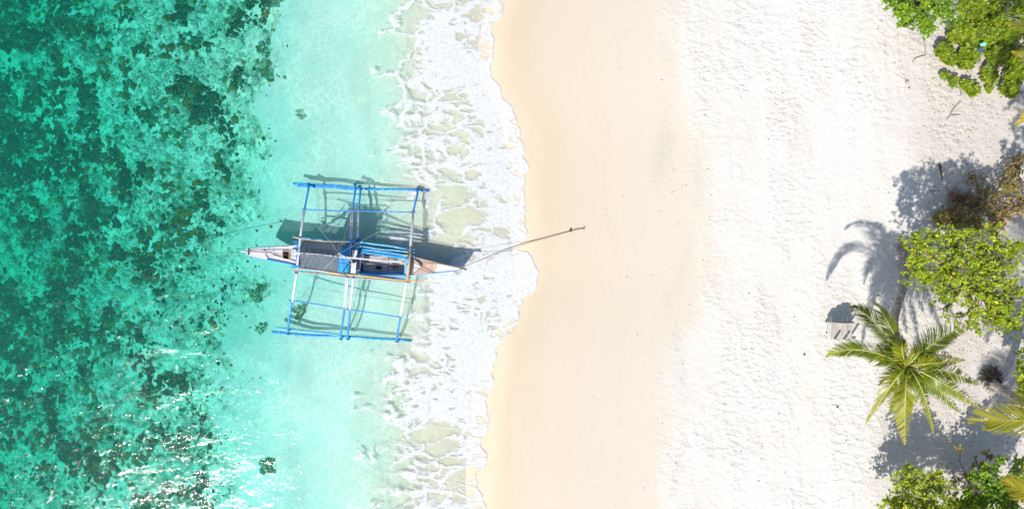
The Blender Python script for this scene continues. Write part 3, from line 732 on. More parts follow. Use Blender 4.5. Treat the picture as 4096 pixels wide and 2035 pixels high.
# awning
aw = [[(1213, 957, 1.86), (1290, 966, 1.80), (1363, 970, 1.84)], [(1206, 985, 2.04), (1283, 996, 1.98), (1360, 998, 2.02)], [(1201, 1014, 2.24), (1278, 1019, 2.21), (1356, 1025, 2.24)],
      [(1201, 1044, 2.02), (1277, 1052, 1.95), (1354, 1059, 2.00)], [(1200, 1074, 1.80), (1275, 1082, 1.74), (1351, 1093, 1.80)]]
nu_, nv_ = 46, 36
A = np.array(aw, float)
def aw_pt(u, v):
    rows = []
    for r_ in A:
        l = [(2 * (u - .5) * (u - 1)), (-4 * u * (u - 1)), (2 * u * (u - .5))]
        rows.append(sum(w * q for w, q in zip(l, r_)))
    k = min(3, int(v * 4)); f = v * 4 - k
    q = rows[k] * (1 - f) + rows[k + 1] * f
    return q
vs = []
for j in range(nv_ + 1):
    for i in range(nu_ + 1):
        u_, v_ = i / nu_, j / nv_; q = aw_pt(u_, v_)
        lo = abs(v_ - .5) * 2
        wr = .028 * math.sin(u_ * 46 + 9 * v_ * (1 if u_ < .5 else -1) + 1.5 * math.sin(v_ * 9)) * (math.exp(-u_ * 4) + math.exp(-(1 - u_) * 6)) * (lo * .7 + .5)
        if v_ > .5: wr += .016 * math.sin((u_ * 26 + (v_ - .5) * -26)) * math.exp(-((u_ - .3) / .3) ** 2) * (1 - (v_ - .5) * 1.2)
        vs.append(at(q[0], q[1], q[2] + wr))
fs = [(j * (nu_ + 1) + i, (j + 1) * (nu_ + 1) + i, (j + 1) * (nu_ + 1) + i + 1, j * (nu_ + 1) + i + 1) for j in range(nv_) for i in range(nu_)]
m = MB(); m.add(vs, fs); awn = m.build('awning', M['tarp'], boat, smooth=True)
so = awn.modifiers.new('s', 'SOLIDIFY'); so.thickness = .008
for pts, r, mt in (([(1171, 947, 1.9), (1210, 956, 1.88), (1290, 965, 1.83), (1398, 967, 1.9)], .024, 'bamboo'), ([(1161, 1075, 1.82), (1205, 1074, 1.82), (1275, 1081, 1.77), (1350, 1093, 1.82), (1387, 1102, 1.84)], .024, 'bamboo'),
                   ([(1192, 1012, 2.2), (1278, 1018, 2.17), (1360, 1026, 2.2)], .03, 'white')):
    m = MB(); m.tube(lerpz(pts), r, 8); m.build('awning_pole', M[mt], boat, smooth=True)
m = MB()
for px, py, z in ((1212, 962, 1.8), (1360, 974, 1.8), (1203, 1072, 1.76), (1350, 1090, 1.76), (1196, 1014, 2.15), (1358, 1026, 2.15)):
    t_ = at(px, py, z); m = MB(); m.tube([Vector((t_.x, t_.y, .7)), t_], .022, 6); m.build('awning_post', M['white'], boat)
# white ridge spar and its struts
m = MB(); m.bar(at(1356, 1027, 2.22), at(1607, 1049, 1.62), .06, .06); m.bar(at(1352, 1013, 2.3), at(1387, 1030, 2.12), .035, .035); m.build('ridge_spar', M['white'], boat, bevel=.006)
for a, b, w_ in ((at(1385, 1028, 2.1), at(1408, 1044, 1.3), .035), (at(1604, 1049, 1.6), at(1628, 1064, 1.05), .035), (at(1604, 1049, 1.6), at(1622, 1040, .95), .025)):
    m = MB(); m.bar(a, b, w_, w_); m.build('spar_strut', M['white'], boat)
# cross bits on the stern side of the awning
m = MB(); m.bar(at(1180, 1012, 1.5), at(1200, 1013, 2.1), .06, .05); m.bar(at(1172, 1006, .95), at(1199, 1022, 2.0), .03, .03); m.build('stern_strut', M['white'], boat)
for a, b, w_ in ((at(1172, 968, .98), at(1192, 966, .98), .03), (at(1172, 978, .95), at(1190, 978, .95), .03), (at(1184, 974, .93), at(1196, 1000, .88), .06), (at(1166, 1060, .9), at(1200, 1064, .9), .04), (at(1165, 1067, .9), at(1196, 1068, .9), .05)):
    m = MB(); m.bar(a, b, w_, w_); m.build('stern_fitting', M['blue'], boat)
# stays and lines of the boat
apex = at(1358, 1014, 2.75)
m = MB(); m.tube([at(1358, 1024, 1.0), apex], .022, 7); m.build('mast', M['white'], boat)
for q in ((1409, 840, .9), (1218, 840, .9), (1650, 850, .95), (1169, 1205, .9), (1390, 1230, .9), (1598, 1262, .9)):
    m = MB(); m.tube([apex, at(*q)], .006, 4); m.build('stay', M['paleline'], boat)
for pts, r in (([at(985, 1004, 1.12), at(1060, 1007, 1.1), at(1150, 1016, 1.1), at(1196, 1026, 1.3)], .010), ([at(994, 1006, 1.1), at(1070, 1010, 1.05), at(1190, 1030, 1.25)], .008), ([at(1645, 1043, 1.0), at(1740, 1053, .95), at(1842, 1071, 1.06)], .010),
               ([at(1625, 1062, 1.1), at(1680, 1075, .96), at(1729, 1094, .92)], .012), ([at(1729, 1094, .92), at(1841, 1080, 1.0), at(1842, 1072, 1.04)], .008), ([at(1651, 1097, .87), at(1688, 1066, .9)], .008)):
    m = MB(); m.tube(pts, r, 5); m.build('rigging_line', M['rope'], boat)
# things lying in or on the boat
m = MB(); bamboo(m, at(1313, 1092, 1.02), at(1755, 1132, 1.04), .038, 8, .012, taper=.28)
tag(m.build('bamboo_pole', M['yellow'], None, smooth=True), 'long yellow bamboo pole laid over the cross beams beside the hull', 'pole')
m = MB(); o = at(1512, 1070, .36)
m.tube([o + Vector((-.07, -.01, .0)), o + Vector((-.05, .02, .05)), o + Vector((.03, .03, .08)), o + Vector((.12, .0, .06)), o + Vector((.14, -.04, .0))], [.03, .05, .05, .035, .02], 8)
m.tube([o + Vector((-.06, -.02, .0)), o + Vector((.12, -.03, .0))], [.04, .03], 8)
tag(m.build('rubber_shoe', M['black'], None, smooth=True), 'black rubber shoe lying on the slatted cockpit floor', 'shoe')
m = MB(); o = at(1580, 1062, .37)
for k in range(6):
    a0 = k * 1.05; c = o + Vector((math.cos(a0) * .09, math.sin(a0) * .05, 0)); pts = []
    for i in range(14):
        a = i / 13 * 5.2 + k; pts.append(c + Vector((math.cos(a) * .09, math.sin(a) * .09, .012 * math.sin(a * 2 + k) + .01)))
    m.tube(pts, .008, 5)
tag(m.build('rope_coil', M['rope'], None), 'loose tangle of thin brown rope on the front cockpit slats', 'rope')
m = MB(); m.tube([at(1523, 1039, .42), at(1582, 1037, .44)], [.012, .02], 6); m.bar(at(1581, 1034, .45), at(1583, 1046, .42), .03, .04)
tag(m.build('paddle_stick', M['dark'], None), 'thin dark stick with cross end lying in the cockpit below the white spar', 'stick')
# mooring line and stake on the wet sand
stk = ag(2335, 914); 
m = MB(); a = ag(2282, 924, .03); b = ag(2333, 914, .05)
pts = [at(1843, 1070, 1.0), at(1980, 1018, .62), ag(2120, 972, .16), ag(2230, 940, .05), a]
m.tube(pts, .006, 5); m.tube([at(1850, 1069, .9) , ag(1990, 1010, .10), ag(2070, 981, .04), ag(2180, 950, .03), a + Vector((0, .01, 0))], .010, 5)
m.tube([a, a.lerp(b, .5) + Vector((0, .02, .02)), b], [.011, .013, .012], 6)
tag(m.build('mooring_rope', M['rope'], None), 'double brown mooring rope running from the bow across the foam to the beach', 'rope')
m = MB(); m.tube([b + Vector((.03, .01, -.15)), b + Vector((0, 0, .08))], [.024, .02], 7); m.bar(b + Vector((.01, -.05, .02)), b + Vector((.02, .04, .02)), .02, .02)
tag(m.build('mooring_stake', M['dark'], None), 'short dark stake driven into damp sand at the end of the mooring rope', 'stake')
m = MB(); m.add([a + Vector((-.03, 0, 0)), a + Vector((.04, -.03, 0)), a + Vector((.03, .06, .02)), a + Vector((-.02, .09, .04)), a + Vector((0, .02, .10))], [(0, 1, 4), (1, 2, 4), (2, 3, 4), (3, 0, 4), (0, 3, 2, 1)])
m.tube([a + Vector((-.02, -.03, .03)), a + Vector((.0, .07, .04))], [.03, .045], 6)
tag(m.build('rope_knot', M['black'], None), 'dark green knotted float where the mooring lines join on the sand', 'knot')
m = MB(); m.tube([at(975, 1007, 1.05), at(880, 1010, .5), at(790, 1015, -.05), at(700, 1012, -1.2)], .010, 5)
tag(m.build('anchor_line', M['rope'], None), 'thin stern line dropping from the white tip into the reef water', 'rope')

# ------------------------------------------------------------------ wooden beach bench
def bq(x, y, z): return at(3200 + x / 5.817, 1180 + y / 5.817, z)
G0 = gz(at(3370, 1300, .5)); o = at(3364, 1320, G0)
bench = thing('beach_chair', 'pale weathered wooden slatted beach chair facing down the beach left of the palm', 'chair', (o.x, o.y, G0))
for x0, x1 in ((738, 985), (992, 1101), (1110, 1208)):
    m = MB(); m.prism([bq(x0, 655, G0 + .34), bq(x1, 655, G0 + .34), bq(x1 - 8, 1008, G0 + .34), bq(x0 - 8, 1008, G0 + .34)], 0, .03); m.build('seat_plank', M['plank'], bench, bevel=.006)
for x in (655, 700):
    m = MB(); m.bar(bq(x + 18, 640, G0 + .42), bq(x, 1000, G0 + .42), .055, .04); m.build('side_bar', M['white'], bench, bevel=.005)
m = MB(); m.bar(bq(640, 632, G0 + .36), bq(1222, 640, G0 + .36), .05, .08); m.bar(bq(600, 990, G0 + .26), bq(1300, 1050, G0 + .16), .05, .06); m.build('cross_rail', M['plank'], bench, bevel=.005)
for x, y in ((745, 1012), (962, 1022), (1180, 1022)):
    m = MB(); p = bq(x, y, G0 + .2); m.bar(Vector((p.x, p.y, G0 - .1)), Vector((p.x, p.y, G0 + .86)), .075, .05); m.build('front_post', M['white'], bench, bevel=.005)
for x, y in ((650, 640), (1210, 645)):
    m = MB(); p = bq(x, y, G0 + .2); m.bar(Vector((p.x, p.y, G0 - .1)), Vector((p.x, p.y, G0 + .5)), .06, .06); m.build('rear_leg', M['plank'], bench, bevel=.005)
# back: upright boards with an arched top
p0 = bq(640, 628, G0 + .36); p1 = bq(1180, 636, G0 + .36); nb = 7
tops = [.42, .60, .72, .74, .70, .52, .46]
m = MB()
for k in range(nb):
    a = p0.lerp(p1, (k + .06) / nb); b_ = p0.lerp(p1, (k + .96) / nb); c = (a + b_) / 2; w = (b_ - a).length
    m.prism([Vector((a.x, a.y, G0 + .30)), Vector((b_.x, b_.y, G0 + .30)), Vector((b_.x, b_.y + .03, G0 + .30)), Vector((a.x, a.y + .03, G0 + .30))], 0, tops[k])
m.build('backrest', M['plank'], bench, bevel=.004)
m = MB(); p, q = p0.lerp(p1, .02), p0.lerp(p1, .98); p.y += .05; q.y += .05; p.z = q.z = G0 + .62; m.bar(p, q, .04, .06); m.build('back_rail', M['plank'], bench)

# ------------------------------------------------------------------ foliage
def mat_leaf(name, stops, trans=.35, rough=.42):
    t = NT(name); c = t.ramp(t.attr('tint'), stops)
    p = t.bsdf(c, rough, None, .45); tl = t.n('BsdfTranslucent')
    t.l(t.mix(1., c, (1.3, 1.25, .55), 'MULTIPLY'), tl.inputs[0])
    mx = t.n('MixShader'); mx.inputs[0].default_value = trans; t.l(p, mx.inputs[1]); t.l(tl.outputs[0], mx.inputs[2])
    return t.end(mx.outputs[0])
LY = mat_leaf('lime_leaves', [(0, (.10, .16, .012)), (.35, (.22, .31, .012)), (.7, (.34, .43, .015)), (.93, (.46, .50, .02)), (1, (.70, .55, .03))])
LG = mat_leaf('bright_green_leaves', [(0, (.06, .14, .012)), (.4, (.14, .27, .015)), (.8, (.26, .40, .02)), (1, (.34, .42, .03))], .35, .3)
LD = mat_leaf('creeper_leaves', [(0, (.07, .12, .01)), (.4, (.17, .25, .012)), (.8, (.30, .38, .015)), (1, (.36, .42, .03))], .35, .4)
LB = mat_leaf('dry_leaves', [(0, (.09, .055, .03)), (.4, (.20, .11, .04)), (.75, (.30, .22, .04)), (1, (.22, .28, .03))], .25, .6)
LP = mat_leaf('palm_leaflets', [(0, (.03, .05, .006)), (.4, (.10, .145, .006)), (.75, (.25, .27, .012)), (1, (.46, .38, .04))], .3, .35)
LO = mat_leaf('golden_palm_leaflets', [(0, (.08, .11, .01)), (.5, (.22, .25, .015)), (1, (.48, .36, .03))], .35, .4)
BR = mat_paint('bark', (.20, .155, .12), (.36, .31, .26), .6, .85, 12)
BRD = mat_paint('dark_bark', (.075, .05, .038), (.16, .11, .08), .5, .9, 12)
def mat_trunk():
    t = NT('palm_bark'); P = t.pos(); x = t.n('SeparateXYZ'); t.l(P, x.inputs[0])
    w = t.noise(t.mapping(P, (1, 7, 4)), 2.2, 5, .7)
    c = t.mix(t.mr(w, .32, .62), (.13, .10, .085), (.40, .36, .32))
    return t.end(t.bsdf(c, .9, t.bump(w, 1., .04), .2))
PT = mat_trunk()

def leaf_arrays(C, D, Nn, size, width=.62, fold=.18):
    """C base points, D directions, Nn normals, size lengths: six-sided folded leaves"""
    D = D / np.linalg.norm(D, axis=1, keepdims=True)
    S = np.cross(D, Nn); S /= np.maximum(np.linalg.norm(S, axis=1, keepdims=True), 1e-6); U = np.cross(S, D)
    L = size[:, None]; W = L * width / 2
    base = C; tip = C + D * L - U * L * .12
    r1 = C + D * L * .32 + S * W + U * L * fold * .5; r2 = C + D * L * .74 + S * W * .86 + U * L * fold * .4
    l1 = C + D * L * .32 - S * W + U * L * fold * .5; l2 = C + D * L * .74 - S * W * .86 + U * L * fold * .4
    V = np.stack([base, r1, r2, tip, l2, l1], 1).reshape(-1, 3)
    n = len(C); b = (np.arange(n) * 6)[:, None]
    F = np.concatenate([b + np.array([[0, 1, 2, 3]]), b + np.array([[0, 3, 4, 5]])])
    return V, F

def make_tree(name, label, cat, base, blobs, leafm, wood=BR, leaf=.15, per=6, trunk_r=.10, group=None, seed=1, flat=.45, limbs=True, leaf_w=.62, up=.5, tone=(0, 1), twigr=.006, part='foliage', thin=.34, spread=1.2):
    r_ = np.random.RandomState(seed); base = Vector(base)
    T_ = thing(name, label, cat, base, group)
    cen = [(at(b[0], b[1], b[2]), b[3], b[4]) for b in blobs]
    tot = sum(b[2] for b in cen)
    hub = Vector((0, 0, 0))
    for c, r, n in cen: hub += c * (n / tot)
    zmin = min(c.z for c, _, _ in cen)
    fork = base.lerp(Vector((hub.x, hub.y, zmin)), .62)
    wm = MB()
    if limbs:
        mid = base.lerp(fork, .5) + Vector((r_.randn() * .12, r_.randn() * .12, 0))
        wm.tube([base + Vector((0, 0, -.1)), mid, fork], [trunk_r * 1.25, trunk_r, trunk_r * .85], 9)
        wm.build('trunk', wood, T_, smooth=True)
    bm_ = MB(); CC = []; DD = []; NN = []; SS = []; TT = []
    for ci, (c, r, n) in enumerate(cen):
        st = fork if limbs else Vector((c.x, c.y, gz(c)))
        k = c - st
        m1 = st + k * .4 + Vector((r_.randn() * .12, r_.randn() * .12, .12 * k.length * .4)); m2 = st + k * .75 + Vector((r_.randn() * .1, r_.randn() * .1, .05))
        rr = trunk_r * .55 if limbs else trunk_r * .4
        bm_.tube([st, m1, m2, c], [rr, rr * .75, rr * .5, rr * .3], 6)
        nl = 5 + int(n / 22); subs = []
        for q in range(nl):
            a = r_.rand() * 6.28; d = r * (.35 + .55 * r_.rand()); e = c + Vector((math.cos(a) * d, math.sin(a) * d, (r_.rand() - .4) * r * flat))
            mm = c.lerp(e, .5) + Vector((0, 0, .06)); bm_.tube([m2.lerp(c, r_.rand()), mm, e], [rr * .28, rr * .2, twigr * 1.4], 4, cap=False); subs.append((mm, e))
        for q in range(int(n * thin)):
            v = r_.randn(3); v /= np.linalg.norm(v); rad = r * spread * r_.rand() ** .5
            s0 = 1 + .35 * (vnoise(np.array([v[0] * 2 + ci * 7]), np.array([v[1] * 2]))[0] - .5) * 2
            p = np.array(c) + v * rad * s0 * np.array([1, 1, flat])
            e = min(subs, key=lambda s: (Vector(p) - s[1]).length)
            bm_.tube([e[1] if r_.rand() < .6 else e[0], Vector(p)], [twigr * 1.3, twigr * .7], 3, cap=False)
            hgt = (p[2] - c.z) / max(r * flat, .01)
            cl = r_.rand() * .5 + .25
            for z in range(per):
                a = 6.28 * (z + r_.rand() * .6) / per
                DD.append((math.cos(a), math.sin(a), up * (r_.rand() - .45))); CC.append(p + r_.randn(3) * leaf * .3)
                NN.append((r_.randn() * .42, r_.randn() * .42, 1)); SS.append(leaf * (.65 + .6 * r_.rand()))
                TT.append(np.clip(cl + r_.randn() * .17 + .06 * hgt, 0, 1) if r_.rand() > .015 else 1.)
    bm_.build('branches', wood, T_)
    NNa = np.array(NN); V, F = leaf_arrays(np.array(CC), np.array(DD), NNa, np.array(SS), leaf_w)
    tt = tone[0] + (tone[1] - tone[0]) * np.array(TT)
    np_mesh(part, V, F, leafm, T_, attrs={'tint': np.repeat(tt, 6)})
    return T_

def frond(parent, P0, P1, P2, matr, r_, n=52, leaf=.55, tone=.5, dry=0., z_up=Vector((0, 0, 1)), droop=.35):
    """quadratic bezier midrib P0-P1-P2, paired leaflets in a drooping V"""
    P0, P1, P2 = Vector(P0), Vector(P1), Vector(P2)
    def B(t): return P0 * (1 - t) ** 2 + P1 * 2 * t * (1 - t) + P2 * t * t
    def Dv(t): return ((P1 - P0) * 2 * (1 - t) + (P2 - P1) * 2 * t).normalized()
    rb = MB(); ts = [i / 14 for i in range(15)]
    rb.tube([B(t) for t in ts], [.030 * (1 - .85 * t) + .004 for t in ts], 6)
    V = []; F = []; C = []
    roll = r_.randn() * .22
    for i in range(n):
        t = .13 + .86 * (i + .5) / n
        p = B(t); d = Dv(t); s = d.cross(z_up); s = s.normalized() if s.length > .05 else Vector((1, 0, 0)); u = s.cross(d)
        s2 = (s * math.cos(roll) + u * math.sin(roll)); u2 = s2.cross(d)
        Lf = leaf * (math.sin(math.pi * min(1, (t * .9 + .10))) ** .55 * (1.02 - .35 * t)) * (.85 + .3 * r_.rand())
        fw = .65 + .95 * t
        for sg in (-1, 1):
            if r_.rand() < .03 + dry * .15: continue
            dirn = (s2 * sg + d * fw + u2 * (.18 - .25 * r_.rand())).normalized()
            dr = droop * (.6 + .8 * r_.rand()) * (1 + .5 * (abs(s2.z)))
            w = .012 * (1 + .3 * r_.rand())
            wd = (d - dirn * d.dot(dirn)).normalized() * .8 + u2 * .55 * sg * (1 if r_.rand() > .3 else -1)
            pts = [p, p + dirn * Lf * .45 - Vector((0, 0, dr * Lf * .12)), p + dirn * Lf * .8 - Vector((0, 0, dr * Lf * .42)), p + dirn * Lf * .98 - Vector((0, 0, dr * Lf * .8))]
            ws_ = [w * .7, w * 1.25, w * .85, w * .12]
            k = len(V)
            for q, ww in zip(pts, ws_): V.append(q - wd * ww); V.append(q + wd * ww)
            for q in range(3): F.append((k + 2 * q, k + 2 * q + 1, k + 2 * q + 3, k + 2 * q + 2))
            tn = min(1, max(0, tone + r_.randn() * .09 + .25 * t * t))
            C += [tn, tn, tn, tn, tn + .08, tn + .08, min(1, tn + .25), min(1, tn + .25)]
    fr = np_mesh('frond', np.array([tuple(v) for v in V]), np.array(F), matr, parent, attrs={'tint': np.clip(C, 0, 1)})
    rb.c = [min(1, .9)] * len(rb.v)
    rb.build('midrib', LO if matr is LO else MID, fr, smooth=True)
    return fr
MID = mat_paint('midrib', (.34, .36, .06), (.40, .34, .10), .3, .4)

def palm(name, label, base, crown, bend, fronds, r0=.19, r1=.12, seed=1, matr=None, group='coconut palms at the back of the beach', extra=()):
    """fronds: (tip px, tip py, mid px, mid py, rise, drop, tone, leaf)"""
    r_ = np.random.RandomState(seed); matr = matr or LP
    T_ = thing(name, label, 'palm', base, group); base = Vector(base); crown = Vector(crown)
    pts = [base + Vector((0, 0, -.15))] + [Vector(b) for b in bend] + [crown]
    # catmull to smooth
    P_ = []
    ext = [pts[0]] + pts + [pts[-1]]
    for i in range(1, len(ext) - 2):
        for k in range(10):
            t = k / 10; a, b, c, d = ext[i - 1], ext[i], ext[i + 1], ext[i + 2]
            P_.append(.5 * ((2 * b) + (c - a) * t + (2 * a - 5 * b + 4 * c - d) * t * t + (3 * b - a - 3 * c + d) * t ** 3))
    P_.append(crown); n = len(P_); rr = []
    for i in range(n):
        f = i / (n - 1); rr.append((r0 + .12 * math.exp(-f * 14)) * (1 - f) + r1 * f + (.012 if i % 2 else 0))
    m = MB(); m.tube(P_, rr, 12); m.build('trunk', PT, T_, smooth=True)
    m = MB()                                     # fibre and old leaf bases round the crown
    for k in range(26):
        a = k * 2.4; q = crown + Vector((math.cos(a) * .1, math.sin(a) * .1, -.1)); m.tube([q, q + Vector((math.cos(a) * .22, math.sin(a) * .22, .12 + .15 * r_.rand()))], [.035, .012], 5)
    m.build('leaf_bases', BRD, T_)
    for fr in fronds:
        tx, ty, mx_, my_, rise, drop, tone, lf = fr[:8]; mt = fr[8] if len(fr) > 8 else matr
        tip = at(tx, ty, crown.z - drop); mid = at(mx_, my_, crown.z + rise)
        P1 = mid * 2 - (crown + tip) * .5                 # curve passes through mid
        L_ = (tip - crown).length
        frond(T_, crown + Vector((0, 0, .02)), P1, tip, mt, r_, n=int(26 + 26 * L_ / 1.4), leaf=lf, tone=tone)
    for k in range(5):
        a = r_.rand() * 6.28; m = MB(); c = crown + Vector((math.cos(a) * .2, math.sin(a) * .2, -.28))
        vs_ = ICO_V * np.array([.11, .11, .13]) + np.array(c); m.add([tuple(v) for v in vs_], [tuple(f) for f in ICO_F], .6); m.build('coconut', LO if k % 2 else LG, T_, smooth=True)
    return T_

# main leaning palm
def q4(x, y): return (3200 + x / 1.369, 1100 + y / 1.369)
CZ = 5.0
def fr(tx, ty, mx_, my_, rise, drop, tone, lf, *a): return (*q4(tx, ty), *q4(mx_, my_), rise, drop, tone, lf, *a)
main_palm = palm('palm_tree', 'large leaning coconut palm with wide green crown over the white sand', ag(3604, 985), at(3626, 1463, CZ),
     [at(3617, 1069, .95), at(3611, 1150, 1.9), at(3584, 1235, 2.9), at(3580, 1330, 3.9)],
     [fr(272, 172, 420, 268, .35, .5, .30, .62), fr(408, 140, 498, 290, .4, .5, .5, .50), fr(142, 452, 330, 408, .45, .9, .45, .50), fr(358, 818, 500, 600, .4, 1.2, .55, .48),
      fr(578, 928, 575, 720, .4, 1.4, .70, .55), fr(735, 872, 672, 640, .45, 1.3, .50, .45), fr(872, 748, 740, 610, .45, 1.0, .38, .50), fr(988, 732, 800, 600, .5, 1.1, .50, .48),
      fr(978, 600, 800, 525, .45, .8, .42, .55), fr(905, 465, 750, 478, .5, .5, .62, .42), fr(935, 285, 770, 345, .45, .6, .35, .66), fr(835, 450, 720, 440, .2, .8, .45, .5),
      fr(470, 350, 520, 420, .6, .1, .3, .5), fr(560, 330, 560, 415, .9, -.4, .6, .4), fr(640, 700, 610, 600, .2, 1.4, .35, .5), fr(500, 760, 540, 640, .2, 1.4, .4, .5), fr(430, 600, 500, 550, .2, 1.1, .4, .45),
      fr(760, 650, 680, 580, .3, .8, .3, .5), fr(700, 380, 640, 440, .8, -.1, .5, .45), fr(640, 400, 610, 450, 1.1, -.9, .7, .35), fr(380, 470, 470, 460, .25, .9, .35, .5), fr(420, 385, 500, 440, .1, 1.0, .15, .45, LB)],
     r0=.17, r1=.11, seed=4)
# right hand palm, its crown just out of frame
palm('palm_tree', 'coconut palm with bare grey trunk and dark root ball leaning out at the right edge', ag(3962, 1522), at(4399, 1723, 7.0), [at(4060, 1590, 2.0), at(4220, 1660, 4.6)],
     [(3885, 1690, 4080, 1680, .2, 1.2, .5, .85, LO), (4030, 1650, 4200, 1640, .5, .8, .4, .8, LO), (4060, 1570, 4230, 1600, .5, .6, .3, .8), (4100, 1900, 4260, 1850, .4, 1.2, .5, .8, LO),
      (4250, 1350, 4330, 1500, .5, .8, .4, .8), (4500, 1330, 4450, 1500, .5, .8, .4, .8), (4750, 1550, 4600, 1600, .5, .8, .4, .8), (4780, 1850, 4620, 1800, .5, .8, .4, .8), (4500, 2100, 4450, 1930, .5, .8, .4, .8)],
     r0=.17, r1=.12, seed=9)
palm('palm_tree', 'golden palm whose single frond enters at the lower right corner', ag(4300, 1850), at(4400, 2010, 5.5), [at(4340, 1900, 2.5)],
     [(4010, 1925, 4190, 1985, .3, 1.0, .6, .85, LO), (4080, 2150, 4230, 2080, .4, .8, .5, .75, LO), (4350, 1650, 4370, 1820, .5, .8, .4, .7), (4650, 1750, 4530, 1880, .5, .8, .4, .7), (4700, 2100, 4560, 2050, .5, .8, .4, .7), (4450, 2350, 4420, 2180, .5, .8, .4, .7)],
     seed=12)
palm('palm_tree', 'palm with yellow green frond tips reaching in over the creeper at the upper right edge', ag(4220, 250), at(4400, 190, 5.5), [at(4290, 230, 2.5)],
     [(4030, 95, 4200, 110, .4, 1.0, .75, .7), (4050, 215, 4220, 190, .4, 1.0, .7, .7), (4060, 505, 4230, 380, .4, 1.2, .8, .7, LO), (4350, -150, 4370, 20, .5, .8, .4, .7), (4700, 0, 4560, 80, .5, .8, .4, .7), (4720, 330, 4560, 260, .5, .8, .4, .7), (4450, 560, 4420, 380, .5, .8, .4, .7)],
     seed=15)

# trees and bushes
make_tree('almond_tree', 'broad lime green sea almond tree beside the leaning palm trunk', 'tree', ag(3985, 1180), 
   [(3690, 985, 4.2, .62, 150), (3800, 975, 4.5, .62, 130), (3930, 975, 4.8, .66, 140), (4040, 1000, 5.0, .6, 110), (3660, 1075, 3.9, .5, 80), (3770, 1080, 4.3, .62, 150), (3880, 1080, 4.9, .66, 170), (3990, 1090, 5.1, .66, 170),
    (3800, 1160, 4.3, .5, 55), (3770, 1235, 3.9, .45, 28), (3930, 1190, 4.8, .6, 130), (4030, 1200, 5.1, .6, 150), (3975, 1270, 4.8, .55, 110), (3870, 1260, 4.2, .5, 40), (4050, 1280, 4.9, .45, 60), (3700, 1130, 3.6, .35, 40)], LY, seed=21, trunk_r=.13, leaf=.108, flat=.4, thin=.60)
make_tree('almond_tree', 'lime green leafy tree cut by the bottom edge below the palm', 'tree', ag(3620, 2080),
   [(3640, 1920, 3.0, .55, 150), (3740, 1930, 3.0, .45, 110), (3590, 2010, 2.7, .5, 120), (3700, 2020, 3.2, .6, 170), (3790, 2040, 3.2, .5, 110), (3640, 2120, 3.6, .7, 150), (3540, 2060, 2.4, .35, 40), (3760, 2150, 3.8, .8, 150), (3660, 2260, 4.2, .8, 150), (3850, 2220, 4.2, .8, 150)], LY, seed=22, leaf=.10, flat=.5, thin=.75)
make_tree('broadleaf_tree', 'bright green broadleaf tree in the lower right corner under golden fronds', 'tree', ag(3900, 2040),
   [(3940, 1900, 3.0, .45, 80), (3980, 1960, 3.0, .45, 90), (3900, 2000, 2.8, .5, 90), (4090, 1870, 3.2, .35, 50), (4000, 1840, 3.0, .16, 12), (4060, 1960, 2.6, .5, 80), (4040, 2030, 3.0, .5, 90), (3830, 2040, 2.6, .4, 60), (3950, 2120, 3.6, .9, 160), (4080, 2130, 3.8, .8, 140), (4000, 2240, 4.2, .8, 120)], LG, seed=23, leaf=.125, flat=.5, thin=.75)
make_tree('golden_shrub', 'sparse golden leaved shrub with bare dark twigs in the tree shade at lower right', 'shrub', ag(3880, 1960),
   [(3840, 1800, 1.6, .12, 6), (3960, 1815, 1.8, .2, 14), (3900, 1845, 1.5, .22, 14), (3930, 1880, 1.6, .26, 18), (3870, 1890, 1.2, .25, 12), (3815, 1925, 1.2, .25, 10), (3880, 1960, 1.2, .4, 22), (3800, 1980, 1.1, .3, 16)], LB, wood=BRD, seed=24, leaf=.13, tone=(.6, 1), trunk_r=.04)
make_tree('almond_tree', 'leafy lime crown cut by the right edge above the leaning trunk', 'tree', ag(4140, 1400),
   [(4115, 1400, 2.6, .3, 50), (4105, 1480, 2.8, .38, 70), (4110, 1550, 3.0, .4, 50), (4180, 1460, 3.4, .7, 120)], LY, seed=25, leaf=.15)
make_tree('glossy_tree', 'glossy bright green tree at the top edge overhanging the white sand', 'tree', ag(3705, -40),
   [(3600, 20, 2.4, .38, 90), (3560, 5, 2.4, .25, 40), (3650, 60, 2.3, .42, 110), (3620, 85, 2.1, .22, 40), (3700, 95, 2.0, .28, 55), (3712, 122, 1.8, .2, 34), (3740, 40, 2.4, .42, 90), (3790, 60, 2.2, .35, 60), (3660, -60, 2.8, .7, 120), (3780, -40, 2.8, .6, 90)], LG, wood=BRD, seed=26, leaf=.12, flat=.5, thin=.55)
make_tree('shade_tree', 'tree beyond the right edge throwing the dappled shade on the sand', 'tree', ag(4330, 1010),
   [(4330, 900, 6.0, .9, 170), (4460, 820, 6.3, 1.0, 170), (4300, 760, 6.2, .8, 120), (4400, 980, 6.0, 1.0, 150), (4270, 640, 6.0, .7, 90)], LY, seed=27, leaf=.17, trunk_r=.16, thin=.18, spread=1.4)
make_tree('dry_bush', 'dead brown bush with tangled bare twigs in deep shade', 'bush', ag(3900, 810),
   [(3870, 830, 1.2, .45, 110), (3960, 790, 1.3, .5, 110), (4040, 730, 1.5, .5, 150), (4080, 820, 1.5, .5, 140), (3990, 865, 1.3, .5, 120), (3800, 850, 1.1, .35, 70), (4070, 650, 1.4, .4, 80), (3900, 715, 1.2, .35, 40)], LB, wood=BR, seed=29, leaf=.10, per=4, limbs=True, trunk_r=.05, twigr=.009, thin=.55, tone=(.1, 1))
